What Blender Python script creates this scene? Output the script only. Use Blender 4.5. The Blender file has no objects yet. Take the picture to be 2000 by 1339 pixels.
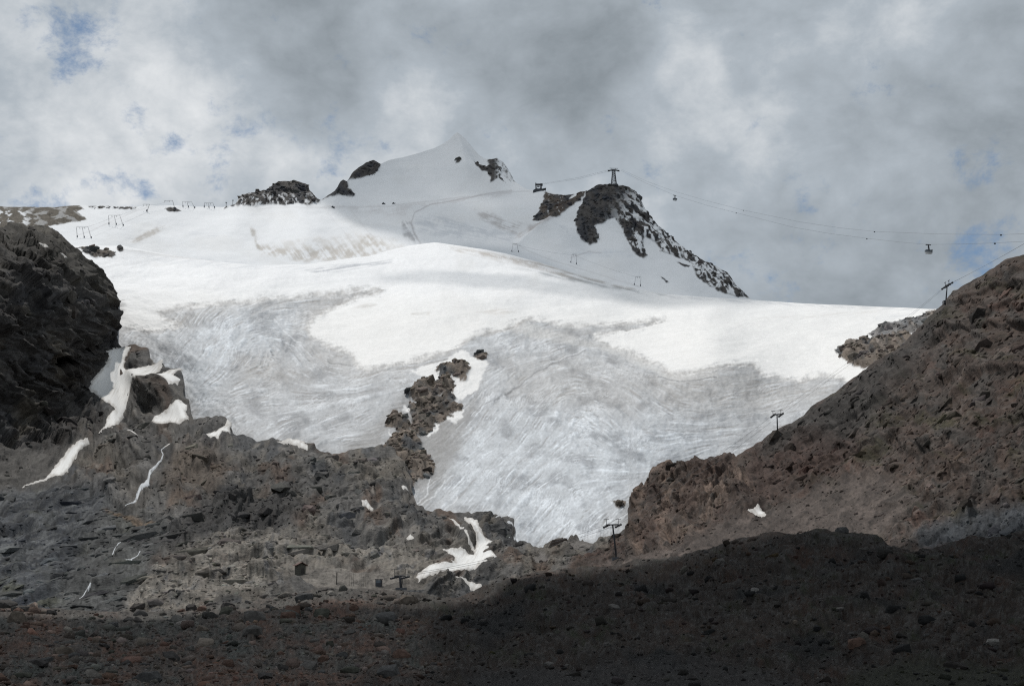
import bpy, bmesh, math, random
import numpy as np
from mathutils import Vector, Matrix

random.seed(7); RNG = np.random.default_rng(11)
scene = bpy.context.scene
COL = scene.collection
R = math.radians

# ------------------------------------------------------------------ camera
W_IMG, H_IMG = 2000.0, 1339.0
F_PX = 2747.0                       # focal length in photo pixels (40 degrees across)
PITCH = math.atan(510.0 / F_PX)
cam_d = bpy.data.cameras.new('camera'); cam = bpy.data.objects.new('camera', cam_d); COL.objects.link(cam)
cam_d.sensor_width = 36.0; cam_d.lens = 36.0 * F_PX / W_IMG
cam_d.clip_start = 0.5; cam_d.clip_end = 30000
cam.location = (0, 0, 0); cam.rotation_euler = (math.pi / 2 + PITCH, 0, 0)
scene.camera = cam
CP, SP = math.cos(PITCH), math.sin(PITCH)

def ray(px, py):
    xc = (np.asarray(px, float) - 1000.0) / F_PX
    yc = (669.5 - np.asarray(py, float)) / F_PX
    return np.stack([xc, CP - SP * yc, SP + CP * yc], -1)
def point(px, py, r):
    d = ray(px, py); h = np.hypot(d[..., 0], d[..., 1])
    return d / h[..., None] * np.asarray(r, float)[..., None]
def project(P):
    x, y, z = P[..., 0], P[..., 1], P[..., 2]
    fw = CP * y + SP * z; up = -SP * y + CP * z
    return 1000.0 + F_PX * x / fw, 669.5 - F_PX * up / fw

# ------------------------------------------------------------------ world, sun, exposure
SUN_EL, SUN_AZ = R(58), R(-24)      # azimuth from +Y, negative to the left: the sun stands beyond the left shoulder of the glacier
SUN_DIR = Vector((math.sin(SUN_AZ) * math.cos(SUN_EL), math.cos(SUN_AZ) * math.cos(SUN_EL), math.sin(SUN_EL)))
SKY_STRENGTH = 0.1
world = bpy.data.worlds.new('World'); scene.world = world; world.use_nodes = True
def build_world():
    nt = world.node_tree; N = nt.nodes; L = nt.links; N.clear()
    def nd(t, **k):
        n = N.new(t)
        for a, b in k.items(): setattr(n, a, b)
        return n
    def val(s, v): s.default_value = v
    tc = nd('ShaderNodeTexCoord'); D = tc.outputs['Generated']
    sky = nd('ShaderNodeTexSky', sky_type='NISHITA', sun_disc=False)
    sky.sun_elevation = SUN_EL; sky.sun_rotation = SUN_AZ; sky.altitude = 2500; sky.dust_density = 0.6
    def math_(op, a, b=None, clamp=False):
        m = nd('ShaderNodeMath', operation=op, use_clamp=clamp)
        for i, v in enumerate((a, b)):
            if v is None: continue
            if isinstance(v, (int, float)): m.inputs[i].default_value = v
            else: L.new(v, m.inputs[i])
        return m.outputs[0]
    def noise(vec, scale, detail, rough, dist=0.0):
        n = nd('ShaderNodeTexNoise'); L.new(vec, n.inputs['Vector'])
        n.inputs['Scale'].default_value = scale; n.inputs['Detail'].default_value = detail
        n.inputs['Roughness'].default_value = rough; n.inputs['Distortion'].default_value = dist
        return n
    # stretch: clouds lie flatter than they are tall
    mp = nd('ShaderNodeMapping'); L.new(D, mp.inputs['Vector']); mp.inputs['Scale'].default_value = (1, 1, 1.35)
    V = mp.outputs[0]
    # warped copy of the direction so that cloud forms have ragged outlines
    wn = noise(D, 9, 5, 0.55)
    wv = nd('ShaderNodeVectorMath', operation='SUBTRACT'); L.new(wn.outputs['Color'], wv.inputs[0]); wv.inputs[1].default_value = (.5, .5, .5)
    ws = nd('ShaderNodeVectorMath', operation='SCALE'); L.new(wv.outputs[0], ws.inputs[0]); ws.inputs['Scale'].default_value = 0.075
    wd = nd('ShaderNodeVectorMath', operation='ADD'); L.new(D, wd.inputs[0]); L.new(ws.outputs[0], wd.inputs[1])
    WD = wd.outputs[0]
    def blob(px, py, rad, amp, acc):
        d = ray(px, py); d = d / np.linalg.norm(d)
        ds = nd('ShaderNodeVectorMath', operation='DISTANCE'); L.new(WD, ds.inputs[0]); ds.inputs[1].default_value = tuple(d)
        mr = nd('ShaderNodeMapRange', interpolation_type='SMOOTHSTEP'); L.new(ds.outputs['Value'], mr.inputs[0])
        mr.inputs[1].default_value = 0; mr.inputs[2].default_value = rad / F_PX
        mr.inputs[3].default_value = amp; mr.inputs[4].default_value = 0
        return math_('ADD', acc, mr.outputs[0]) if acc is not None else mr.outputs[0]
    # openings in the cloud deck
    hole = None
    for b in [(120, 100, 130, .34), (235, 195, 95, .22), (60, 60, 110, .16), (330, 268, 62, .34), (440, 300, 80, .18), (400, 345, 75, .22), (625, 325, 95, .25),
              (290, 385, 42, .34), (730, 290, 60, .12), (150, 140, 60, .2), (1800, 208, 85, .2), (1945, 235, 75, .26), (1895, 350, 85, .34), (1940, 490, 110, .32),
              (1590, 475, 85, .22), (1370, 480, 70, .2), (1470, 575, 90, .12), (1690, 440, 80, .18), (1600, 395, 70, .14), (250, 330, 90, .1), (700, 300, 50, .12)]:
        hole = blob(*b, hole)
    hn = noise(V, 19, 10, 0.66, 0.15)
    hs = math_('ADD', math_('MULTIPLY', math_('SUBTRACT', hn.outputs['Fac'], 0.5), 2.1), hole)
    hm = nd('ShaderNodeMapRange', interpolation_type='SMOOTHSTEP'); L.new(hs, hm.inputs[0])
    hm.inputs[1].default_value = 0.17; hm.inputs[2].default_value = 0.60; hm.inputs[3].default_value = 0; hm.inputs[4].default_value = 0.92
    # thick and thin cloud: grey bellies, bright thin parts
    dark = None
    for b in [(560, 60, 330, -.27), (690, 130, 200, -.14), (1110, 170, 230, -.28), (980, 60, 260, -.1), (1160, 90, 160, -.14), (1700, 560, 520, -.34), (1980, 120, 420, -.2), (1500, 230, 260, -.1),
              (330, 130, 260, .34), (120, 290, 330, .36), (420, 210, 180, .24), (1340, 105, 110, .26), (1370, 220, 150, .2), (600, 300, 240, .16), (800, 255, 170, .34), (1640, 140, 130, .14), (1500, 330, 170, .1), (1010, 300, 150, .36), (1180, 320, 120, .2), (300, 360, 200, .16)]:
        dark = blob(*b, dark)
    bn = noise(V, 8, 10, 0.6, 0.25); b2 = noise(V, 24, 9, 0.64, 0.3)
    bs = math_('ADD', math_('ADD', math_('MULTIPLY', math_('SUBTRACT', bn.outputs['Fac'], 0.5), 1.1), math_('MULTIPLY', math_('SUBTRACT', b2.outputs['Fac'], 0.5), 0.62)), dark)
    b3 = noise(V, 10, 9, 0.55, 0.2); bil = math_('ABSOLUTE', math_('SUBTRACT', math_('MULTIPLY', b3.outputs['Fac'], 2.0), 1.0))
    bs = math_('ADD', bs, math_('MULTIPLY', math_('SUBTRACT', bil, 0.2), 0.8))      # billows
    cr = nd('ShaderNodeMapRange'); L.new(bs, cr.inputs[0]); cr.inputs[1].default_value = -0.8; cr.inputs[2].default_value = 0.62
    ramp = nd('ShaderNodeValToRGB'); L.new(cr.outputs[0], ramp.inputs[0])
    e = ramp.color_ramp.elements
    k = 1.0 / SKY_STRENGTH
    e[0].position = 0.0; e[0].color = (.215, .248, .275, 1)
    e[1].position = 1.0; e[1].color = (.80, .82, .835, 1)
    m = e.new(0.56); m.color = (.425, .474, .522, 1)
    sc = nd('ShaderNodeVectorMath', operation='SCALE'); L.new(ramp.outputs[0], sc.inputs[0]); sc.inputs['Scale'].default_value = k
    mix = nd('ShaderNodeMix', data_type='RGBA'); L.new(hm.outputs[0], mix.inputs['Factor']); L.new(sc.outputs[0], mix.inputs['A'])
    sk = nd('ShaderNodeVectorMath', operation='SCALE'); L.new(sky.outputs[0], sk.inputs[0]); sk.inputs['Scale'].default_value = 0.8
    sg = nd('ShaderNodeMix', data_type='RGBA'); sg.inputs['Factor'].default_value = .3; L.new(sk.outputs[0], sg.inputs['A']); sg.inputs['B'].default_value = (1.5, 2.5, 3.4, 1)   # thin veil over the blue
    L.new(sg.outputs['Result'], mix.inputs['B'])
    bg = nd('ShaderNodeBackground'); L.new(mix.outputs['Result'], bg.inputs[0]); bg.inputs[1].default_value = SKY_STRENGTH
    out = nd('ShaderNodeOutputWorld'); L.new(bg.outputs[0], out.inputs[0])
build_world()
sun_d = bpy.data.lights.new('sun', 'SUN'); sun = bpy.data.objects.new('sun', sun_d); COL.objects.link(sun)
sun_d.energy = 2.75; sun_d.angle = R(1.2); sun_d.color = (1.0, 0.965, 0.92)
sun.rotation_euler = (-SUN_DIR).to_track_quat('-Z', 'Y').to_euler(); sun.location = (0, 0, 3000)
scene.view_settings.view_transform = 'Standard'; scene.view_settings.look = 'None'
scene.cycles.use_denoising = False; scene.cycles.sample_clamp_indirect = 1.5; scene.cycles.sample_clamp_direct = 6.0; scene.cycles.filter_width = 1.2
scene.view_settings.exposure = 0.0; scene.view_settings.gamma = 1.0; scene.view_settings.use_curve_mapping = False

# ------------------------------------------------------------------ noise in numpy
_ang = np.linspace(0, 2 * np.pi, 256, endpoint=False); _gx = np.cos(_ang).astype(np.float32); _gy = np.sin(_ang).astype(np.float32)
def _hash(xi, yi, seed):
    h = (xi.astype(np.uint32) * np.uint32(374761393) + yi.astype(np.uint32) * np.uint32(668265263) + np.uint32((seed * 144269 + 77) & 0xffffffff))
    h = (h ^ (h >> np.uint32(13))) * np.uint32(1274126177)
    return h ^ (h >> np.uint32(16))
def pn(x, y, seed=0):
    x = np.asarray(x, np.float32); y = np.asarray(y, np.float32)
    xf = np.floor(x); yf = np.floor(y); xi = xf.astype(np.int32); yi = yf.astype(np.int32)
    fx = x - xf; fy = y - yf
    u = fx * fx * fx * (fx * (fx * 6 - 15) + 10); v = fy * fy * fy * (fy * (fy * 6 - 15) + 10)
    def g(dx, dy):
        k = (_hash(xi + dx, yi + dy, seed) & np.uint32(255)).astype(np.int32)
        return _gx[k] * (fx - dx) + _gy[k] * (fy - dy)
    a = g(0, 0); b = g(1, 0); c = g(0, 1); d = g(1, 1)
    return 1.5 * ((a + u * (b - a)) * (1 - v) + (c + u * (d - c)) * v)
def fbm(x, y, o=4, seed=0, gain=.5, lac=2.03):
    s = 0; a = 1.0; t = 0
    for i in range(o):
        s = s + a * pn(x, y, seed + i * 17); t += a; a *= gain; x = x * lac + 13.7; y = y * lac + 7.3
    return s / t
def ridged(x, y, o=5, seed=0, gain=.55, lac=2.07):
    s = 0; a = 1.0; t = 0
    for i in range(o):
        s = s + a * (1 - 2 * np.abs(pn(x, y, seed + i * 19))); t += a; a *= gain; x = x * lac + 5.1; y = y * lac + 9.9
    return s / t
def worley(x, y, seed=0):
    xf = np.floor(x); yf = np.floor(y); xi = xf.astype(np.int32); yi = yf.astype(np.int32)
    f1 = np.full(x.shape, 9., np.float32); f2 = f1.copy(); cid = np.zeros(x.shape, np.float32)
    for dx in (-1, 0, 1):
        for dy in (-1, 0, 1):
            h = _hash(xi + dx, yi + dy, seed)
            cx = (h & np.uint32(1023)).astype(np.float32) / 1023; cy = ((h >> np.uint32(10)) & np.uint32(1023)).astype(np.float32) / 1023
            d = np.hypot(xf + dx + cx - x, yf + dy + cy - y).astype(np.float32)
            n = d < f1
            f2 = np.where(n, f1, np.minimum(f2, d)); cid = np.where(n, ((h >> np.uint32(20)) & np.uint32(1023)).astype(np.float32) / 1023, cid); f1 = np.where(n, d, f1)
    return f1, f2, cid
def facet(x, y, seed=0, tilt=1.0):   # broken rock: flat tilted faces that end in sudden edges
    xf = np.floor(x); yf = np.floor(y); xi = xf.astype(np.int32); yi = yf.astype(np.int32)
    f1 = np.full(x.shape, 9., np.float32); h_ = np.zeros(x.shape, np.float32)
    for dx in (-1, 0, 1):
        for dy in (-1, 0, 1):
            h = _hash(xi + dx, yi + dy, seed); k = _hash(xi + dx, yi + dy, seed + 5)
            u = lambda v, sh: ((v >> np.uint32(sh)) & np.uint32(1023)).astype(np.float32) / 1023
            ox = x - (xf + dx + u(h, 0)); oy = y - (yf + dy + u(h, 10)); d = ox * ox + oy * oy
            n = d < f1; f1 = np.where(n, d, f1)
            h_ = np.where(n, (u(h, 20) - .5) + tilt * ((u(k, 0) - .5) * ox + (u(k, 10) - .5) * oy) * 2, h_)
    return h_
def cells(x, y, seed=0):           # one random value per block
    return worley(x, y, seed)[2]
def rot(px, py, deg):            # along / across coordinates for a direction rising to the right by deg
    a = math.radians(deg); c, s = math.cos(a), math.sin(a)
    return px * c - py * s, px * s + py * c
def lic(px, py, ang, wl, length, seed=0, steps=0):   # noise smeared along a direction field: long thin streaks
    c = np.cos(ang); s = -np.sin(ang); acc = 0; steps = int(max(5, length / (wl * .8)))
    for t in np.linspace(-.5, .5, steps):
        acc = acc + pn((px + c * t * length) / wl, (py + s * t * length) / wl, seed)
    return acc / steps * (1.15 * math.sqrt(steps))* .62
def sstep(a, b, x):
    t = np.clip((x - a) / (b - a), 0, 1); return t * t * (3 - 2 * t)
def mixc(c, col, m):
    return c * (1 - m[..., None]) + np.asarray(col, np.float32) * m[..., None]
def sdist(px, py, poly, margin=40):   # signed distance in pixels, positive inside; -margin where far
    p = np.asarray(poly, np.float32); out = np.full(px.shape, -float(margin), np.float32)
    x0, y0 = p.min(0) - margin; x1, y1 = p.max(0) + margin
    sel = (px > x0) & (px < x1) & (py > y0) & (py < y1)
    X = px[sel].astype(np.float32); Y = py[sel].astype(np.float32)
    if X.size == 0: return out
    ins = np.zeros(X.shape, bool); dm = np.full(X.shape, 1e9, np.float32)
    for (ax, ay), (bx, by) in zip(p, np.roll(p, -1, 0)):
        c = ((ay > Y) != (by > Y))
        if by != ay: ins ^= c & (X < (bx - ax) * (Y - ay) / (by - ay) + ax)
        vx, vy = bx - ax, by - ay; ll = vx * vx + vy * vy + 1e-9
        t = np.clip(((X - ax) * vx + (Y - ay) * vy) / ll, 0, 1)
        dm = np.minimum(dm, (X - ax - t * vx) ** 2 + (Y - ay - t * vy) ** 2)
    out[sel] = np.clip(np.where(ins, 1, -1) * np.sqrt(dm), -margin, 1e6)
    return out
def buffer_line(pts, w):            # a band polygon round a polyline
    p = np.asarray(pts, float); t = np.gradient(p, axis=0); t /= np.linalg.norm(t, axis=1)[:, None] + 1e-9
    n = np.stack([-t[:, 1], t[:, 0]], 1); ww = np.asarray(w, float) * np.ones(len(p))
    return np.vstack([p + n * ww[:, None] / 2, (p - n * ww[:, None] / 2)[::-1]])
def blur(a, k):
    for ax in (0, 1):
        c = np.cumsum(np.pad(a, [(k + 1, k) if i == ax else (0, 0) for i in range(2)], mode='edge'), axis=ax)
        n = a.shape[ax]; a = (np.take(c, range(2 * k + 1, 2 * k + 1 + n), ax) - np.take(c, range(0, n), ax)) / (2 * k + 1)
    return a

# ------------------------------------------------------------------ materials
def new_mat(name):
    m = bpy.data.materials.new(name); m.use_nodes = True
    return m, m.node_tree, m.node_tree.nodes['Principled BSDF']
def attr_mat(name, rough, spec, nscale, namt, bump, bscale, bdist=1.0, band=0):
    """colour of the ground itself from the mesh, broken up by fine procedural grain and relief"""
    m, nt, bs = new_mat(name); N = nt.nodes; L = nt.links
    at = N.new('ShaderNodeAttribute'); at.attribute_name = 'albedo'
    tc = N.new('ShaderNodeTexCoord')
    n1 = N.new('ShaderNodeTexNoise'); n1.inputs['Scale'].default_value = nscale; n1.inputs['Detail'].default_value = 6; n1.inputs['Roughness'].default_value = .65
    L.new(tc.outputs['Object'], n1.inputs['Vector'])
    mr = N.new('ShaderNodeMapRange'); L.new(n1.outputs['Fac'], mr.inputs[0]); mr.inputs[1].default_value = .25; mr.inputs[2].default_value = .75
    mr.inputs[3].default_value = 1 - namt; mr.inputs[4].default_value = 1 + namt
    mx = N.new('ShaderNodeVectorMath'); mx.operation = 'SCALE'; L.new(at.outputs['Color'], mx.inputs[0]); L.new(mr.outputs[0], mx.inputs['Scale'])
    out = mx.outputs[0]
    if band:      # layers of the ice: fine bands along its height, only where the ground is bare ice
        mp = N.new('ShaderNodeMapping'); L.new(tc.outputs['Object'], mp.inputs['Vector']); mp.inputs['Scale'].default_value = (.035, .035, .85); mp.inputs['Rotation'].default_value = (.05, .16, 0)
        n3 = N.new('ShaderNodeTexNoise'); n3.inputs['Scale'].default_value = 1.0; n3.inputs['Detail'].default_value = 7; n3.inputs['Roughness'].default_value = .7; n3.inputs['Distortion'].default_value = .8; L.new(mp.outputs[0], n3.inputs['Vector'])
        m3 = N.new('ShaderNodeMapRange'); L.new(n3.outputs['Fac'], m3.inputs[0]); m3.inputs[1].default_value = .3; m3.inputs[2].default_value = .7; m3.inputs[3].default_value = 1 - band; m3.inputs[4].default_value = 1 + band
        sp = N.new('ShaderNodeSeparateColor'); L.new(at.outputs['Color'], sp.inputs[0]); wt = N.new('ShaderNodeMapRange'); L.new(sp.outputs[0], wt.inputs[0]); wt.inputs[1].default_value = .74; wt.inputs[2].default_value = .6
        mi = N.new('ShaderNodeMix'); L.new(wt.outputs[0], mi.inputs['Factor']); mi.inputs['A'].default_value = 1.0; L.new(m3.outputs[0], mi.inputs['B'])
        m4 = N.new('ShaderNodeVectorMath'); m4.operation = 'SCALE'; L.new(out, m4.inputs[0]); L.new(mi.outputs['Result'], m4.inputs['Scale']); out = m4.outputs[0]
    L.new(out, bs.inputs['Base Color'])
    bs.inputs['Roughness'].default_value = rough; bs.inputs['Specular IOR Level'].default_value = spec
    if bump:
        n2 = N.new('ShaderNodeTexNoise'); n2.inputs['Scale'].default_value = bscale; n2.inputs['Detail'].default_value = 5; n2.inputs['Roughness'].default_value = .6
        L.new(tc.outputs['Object'], n2.inputs['Vector'])
        b = N.new('ShaderNodeBump'); b.inputs['Strength'].default_value = bump; b.inputs['Distance'].default_value = bdist
        L.new(n2.outputs['Fac'], b.inputs['Height']); L.new(b.outputs[0], bs.inputs['Normal'])
    return m
M = {}
M['rock'] = attr_mat('rock', .92, .12, .8, .28, .7, .6, 1.2)
M['rock_near'] = attr_mat('rock_near', .92, .12, 2.6, .3, .8, 2.2, .4)
M['ice'] = attr_mat('ice', .7, .3, .22, .08, .35, .5, .6, .09)
M['snow'] = attr_mat('snow', .8, .2, .12, .03, .15, .25, .5)
def plain(name, col, rough=.6, metal=0., nscale=3., namt=.2):
    m, nt, bs = new_mat(name); N = nt.nodes; L = nt.links
    tc = N.new('ShaderNodeTexCoord'); n1 = N.new('ShaderNodeTexNoise'); n1.inputs['Scale'].default_value = nscale; n1.inputs['Detail'].default_value = 4
    L.new(tc.outputs['Object'], n1.inputs['Vector'])
    r = N.new('ShaderNodeValToRGB'); L.new(n1.outputs['Fac'], r.inputs[0])
    r.color_ramp.elements[0].position = .3; r.color_ramp.elements[1].position = .7
    r.color_ramp.elements[0].color = tuple(c * (1 - namt) for c in col) + (1,); r.color_ramp.elements[1].color = tuple(min(1, c * (1 + namt)) for c in col) + (1,)
    L.new(r.outputs[0], bs.inputs['Base Color']); bs.inputs['Roughness'].default_value = rough; bs.inputs['Metallic'].default_value = metal
    return m
M['steel'] = plain('galvanised_steel', (.10, .105, .115), .55, .3)
M['dark_steel'] = plain('dark_steel', (.05, .053, .06), .6, .2)
M['cable'] = plain('steel_rope', (.06, .063, .07), .5, .4)
M['cab_white'] = plain('cabin_shell', (.42, .43, .44), .4)
M['cab_dark'] = plain('cabin_dark', (.03, .033, .04), .35)
M['glass'] = plain('cabin_glass', (.12, .14, .16), .1)
M['hut_wall'] = plain('hut_boards', (.085, .08, .065), .85)
M['hut_roof'] = plain('hut_roof', (.10, .055, .042), .85)
M['hut_red'] = plain('hut_shutter', (.16, .03, .03), .7)
M['wood'] = plain('weathered_wood', (.05, .045, .04), .9)
M['pad'] = plain('crash_pad', (.03, .035, .06), .8)
M['water'] = plain('white_water', (.5, .53, .56), .3, 0, 1.5, .35)

# ------------------------------------------------------------------ object helpers
def tag(o, label=None, cat=None, group=None, kind=None):
    if label: o['label'] = label
    if cat: o['category'] = cat
    if group: o['group'] = group
    if kind: o['kind'] = kind
    return o
def mesh_from_grid(name, verts, quads, col, mat, smooth=True):
    used = np.unique(quads); remap = np.zeros(len(verts), np.int32); remap[used] = np.arange(len(used), dtype=np.int32)
    v = verts[used].astype(np.float32); q = remap[quads].astype(np.int32)
    me = bpy.data.meshes.new(name)
    me.vertices.add(len(v)); me.vertices.foreach_set('co', v.ravel())
    me.loops.add(q.size); me.loops.foreach_set('vertex_index', q.ravel())
    me.polygons.add(len(q)); me.polygons.foreach_set('loop_start', np.arange(0, q.size, 4, dtype=np.int32))
    me.polygons.foreach_set('loop_total', np.full(len(q), 4, np.int32))
    me.polygons.foreach_set('use_smooth', np.full(len(q), smooth, bool))
    me.update(calc_edges=True)
    if col is not None:
        ca = me.color_attributes.new('albedo', 'FLOAT_COLOR', 'POINT')
        c4 = np.ones((len(v), 4), np.float32); c4[:, :3] = col[used]; ca.data.foreach_set('color', c4.ravel())
    me.materials.append(mat)
    o = bpy.data.objects.new(name, me); COL.objects.link(o)
    return o
class MB:
    def __init__(s): s.v = []; s.f = []
    def box(s, c, size, ax=None):
        ax = ax or (Vector((1, 0, 0)), Vector((0, 1, 0)), Vector((0, 0, 1))); c = Vector(c); n = len(s.v)
        for dz in (-.5, .5):
            for dx, dy in ((-.5, -.5), (.5, -.5), (.5, .5), (-.5, .5)):
                s.v.append(c + ax[0] * dx * size[0] + ax[1] * dy * size[1] + ax[2] * dz * size[2])
        for f in ((0, 3, 2, 1), (4, 5, 6, 7), (0, 1, 5, 4), (1, 2, 6, 5), (2, 3, 7, 6), (3, 0, 4, 7)): s.f.append([n + i for i in f])
        return s
    def tube(s, pts, r0, r1=None, k=6):
        pts = [Vector(p) for p in pts]; r1 = r0 if r1 is None else r1; n = len(s.v); m = len(pts)
        for i, p in enumerate(pts):
            t = (pts[min(i + 1, m - 1)] - pts[max(i - 1, 0)]).normalized()
            a = t.cross(Vector((0, 0, 1)) if abs(t.z) < .95 else Vector((1, 0, 0))).normalized(); b = t.cross(a)
            rr = r0 + (r1 - r0) * i / max(1, m - 1)
            for j in range(k):
                an = 2 * math.pi * j / k; s.v.append(p + a * math.cos(an) * rr + b * math.sin(an) * rr)
        for i in range(m - 1):
            for j in range(k): s.f.append([n + i * k + j, n + i * k + (j + 1) % k, n + (i + 1) * k + (j + 1) % k, n + (i + 1) * k + j])
        s.f.append([n + j for j in range(k)][::-1]); s.f.append([n + (m - 1) * k + j for j in range(k)])
        return s
    def prism(s, poly, y0, y1, ax=None, o=(0, 0, 0)):   # polygon in x-z, extruded along y
        ax = ax or (Vector((1, 0, 0)), Vector((0, 1, 0)), Vector((0, 0, 1))); o = Vector(o); n = len(s.v); m = len(poly)
        for y in (y0, y1):
            for x, z in poly: s.v.append(o + ax[0] * x + ax[1] * y + ax[2] * z)
        s.f.append(list(range(n, n + m))); s.f.append(list(range(n + m, n + 2 * m))[::-1])
        for i in range(m): s.f.append([n + i, n + m + i, n + m + (i + 1) % m, n + (i + 1) % m])
        return s
    def build(s, name, mat, parent=None, smooth=False):
        me = bpy.data.meshes.new(name); me.from_pydata([tuple(v) for v in s.v], [], s.f); me.update()
        bm = bmesh.new(); bm.from_mesh(me); bmesh.ops.recalc_face_normals(bm, faces=bm.faces); bm.to_mesh(me); bm.free()
        if smooth:
            for p in me.polygons: p.use_smooth = True
        me.materials.append(mat if not isinstance(mat, str) else M[mat])
        o = bpy.data.objects.new(name, me); COL.objects.link(o)
        if parent is not None: o.parent = parent
        return o
def empty(name, loc, rz=0):
    o = bpy.data.objects.new(name, None); o.location = loc; o.rotation_euler = (0, 0, rz); o.empty_display_size = 1; COL.objects.link(o); return o

# ------------------------------------------------------------------ terrain sheets
def curve(pts):
    a = np.asarray(pts, float); return lambda x: np.interp(x, a[:, 0], a[:, 1])
C1 = curve([(-700, 1165), (-130, 1182), (0, 1182), (60, 1186), (150, 1192), (270, 1197), (400, 1186), (500, 1172), (590, 1156), (640, 1148), (720, 1150), (800, 1155), (860, 1166), (900, 1166), (950, 1151), (1000, 1136), (1050, 1121), (1120, 1113), (1200, 1104), (1260, 1098), (1330, 1094), (1400, 1075), (1440, 1060), (1490, 1050), (1530, 1044), (1620, 1042), (1690, 1046), (1720, 1058), (1745, 1076), (1780, 1084), (1850, 1072), (1920, 1058), (2000, 1040), (2130, 1010), (2700, 930)])
C4 = curve([(-700, 400), (-130, 446), (0, 448), (40, 442), (85, 443), (110, 453), (143, 482), (184, 520), (202, 540), (213, 556), (218, 580), (221, 610), (224, 640), (230, 672), (240, 686), (262, 686), (282, 700), (300, 718), (322, 728), (346, 735), (353, 760), (358, 785), (366, 799), (374, 826), (400, 826), (432, 826), (440, 836), (450, 852), (475, 860), (540, 866), (600, 874), (640, 884), (662, 891), (690, 884), (745, 876), (768, 884), (786, 905), (800, 950), (814, 986), (840, 996), (860, 1003), (905, 1012), (945, 1010), (975, 1008), (1000, 1022), (1008, 1050), (1040, 1072), (1062, 1076), (1080, 1062), (1120, 1056), (1160, 1062), (1195, 1056), (1228, 1030), (1236, 990), (1244, 955), (1265, 935), (1300, 916), (1350, 912), (1440, 900), (1458, 882), (1500, 856), (1560, 822), (1620, 772), (1680, 731), (1705, 715), (1745, 690), (1790, 650), (1832, 604), (1862, 578), (1900, 552), (1935, 530), (1965, 512), (2000, 498), (2130, 440), (2700, 300)])
C5 = curve([(-700, 470), (-130, 478), (240, 480), (300, 492), (400, 508), (500, 520), (600, 517), (660, 508), (720, 500), (760, 488), (800, 479), (850, 474), (900, 480), (950, 488), (1000, 498), (1050, 511), (1100, 527), (1150, 541), (1200, 554), (1250, 564), (1300, 573), (1380, 580), (1450, 584), (1600, 593), (1800, 603), (2130, 620), (2700, 660)])
C7 = curve([(-700, 410), (-130, 402), (0, 405), (60, 403), (110, 406), (165, 402), (200, 402), (240, 405), (290, 402), (340, 401), (437, 403), (460, 398), (468, 385), (482, 380), (500, 376), (522, 373), (533, 363), (545, 358), (575, 356), (597, 361), (602, 372), (610, 380), (622, 391), (628, 391), (640, 384), (655, 372), (664, 356), (670, 351), (678, 354), (682, 348), (690, 336), (702, 326), (715, 318), (730, 314), (743, 321), (760, 312), (800, 303), (850, 292), (880, 283), (893, 274), (902, 279), (920, 291), (945, 307), (960, 312), (970, 310), (984, 318), (994, 337), (1003, 352), (1015, 361), (1030, 369), (1065, 372), (1100, 381), (1120, 379), (1145, 374), (1165, 364), (1185, 361), (1212, 361), (1228, 366), (1243, 377), (1250, 395), (1270, 425), (1300, 455), (1340, 488), (1380, 514), (1420, 533), (1433, 552), (1460, 581), (1480, 595), (1600, 612), (2130, 640), (2700, 680)])

class RBF:
    def __init__(s, pts):
        a = np.asarray(pts, float); s.p = a[:, :2] / 500.; n = len(a); y = np.log(a[:, 2])
        K = s.k(np.linalg.norm(s.p[:, None] - s.p[None], axis=2)) + np.eye(n) * 1e-3
        A = np.zeros((n + 3, n + 3)); A[:n, :n] = K; A[:n, n] = 1; A[:n, n + 1:] = s.p; A[n, :n] = 1; A[n + 1:, :n] = s.p.T
        s.w = np.linalg.solve(A, np.concatenate([y, np.zeros(3)]))
    def k(s, d): return d * d * np.log(d + 1e-9)
    def __call__(s, px, py):
        X = np.clip(px, -400, 2400) / 500.; Y = py / 500.; n = len(s.p)
        o = s.w[n] + s.w[n + 1] * X + s.w[n + 2] * Y
        for i in range(n): o = o + s.w[i] * s.k(np.hypot(X - s.p[i, 0], Y - s.p[i, 1]))
        return np.exp(o)

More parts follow.
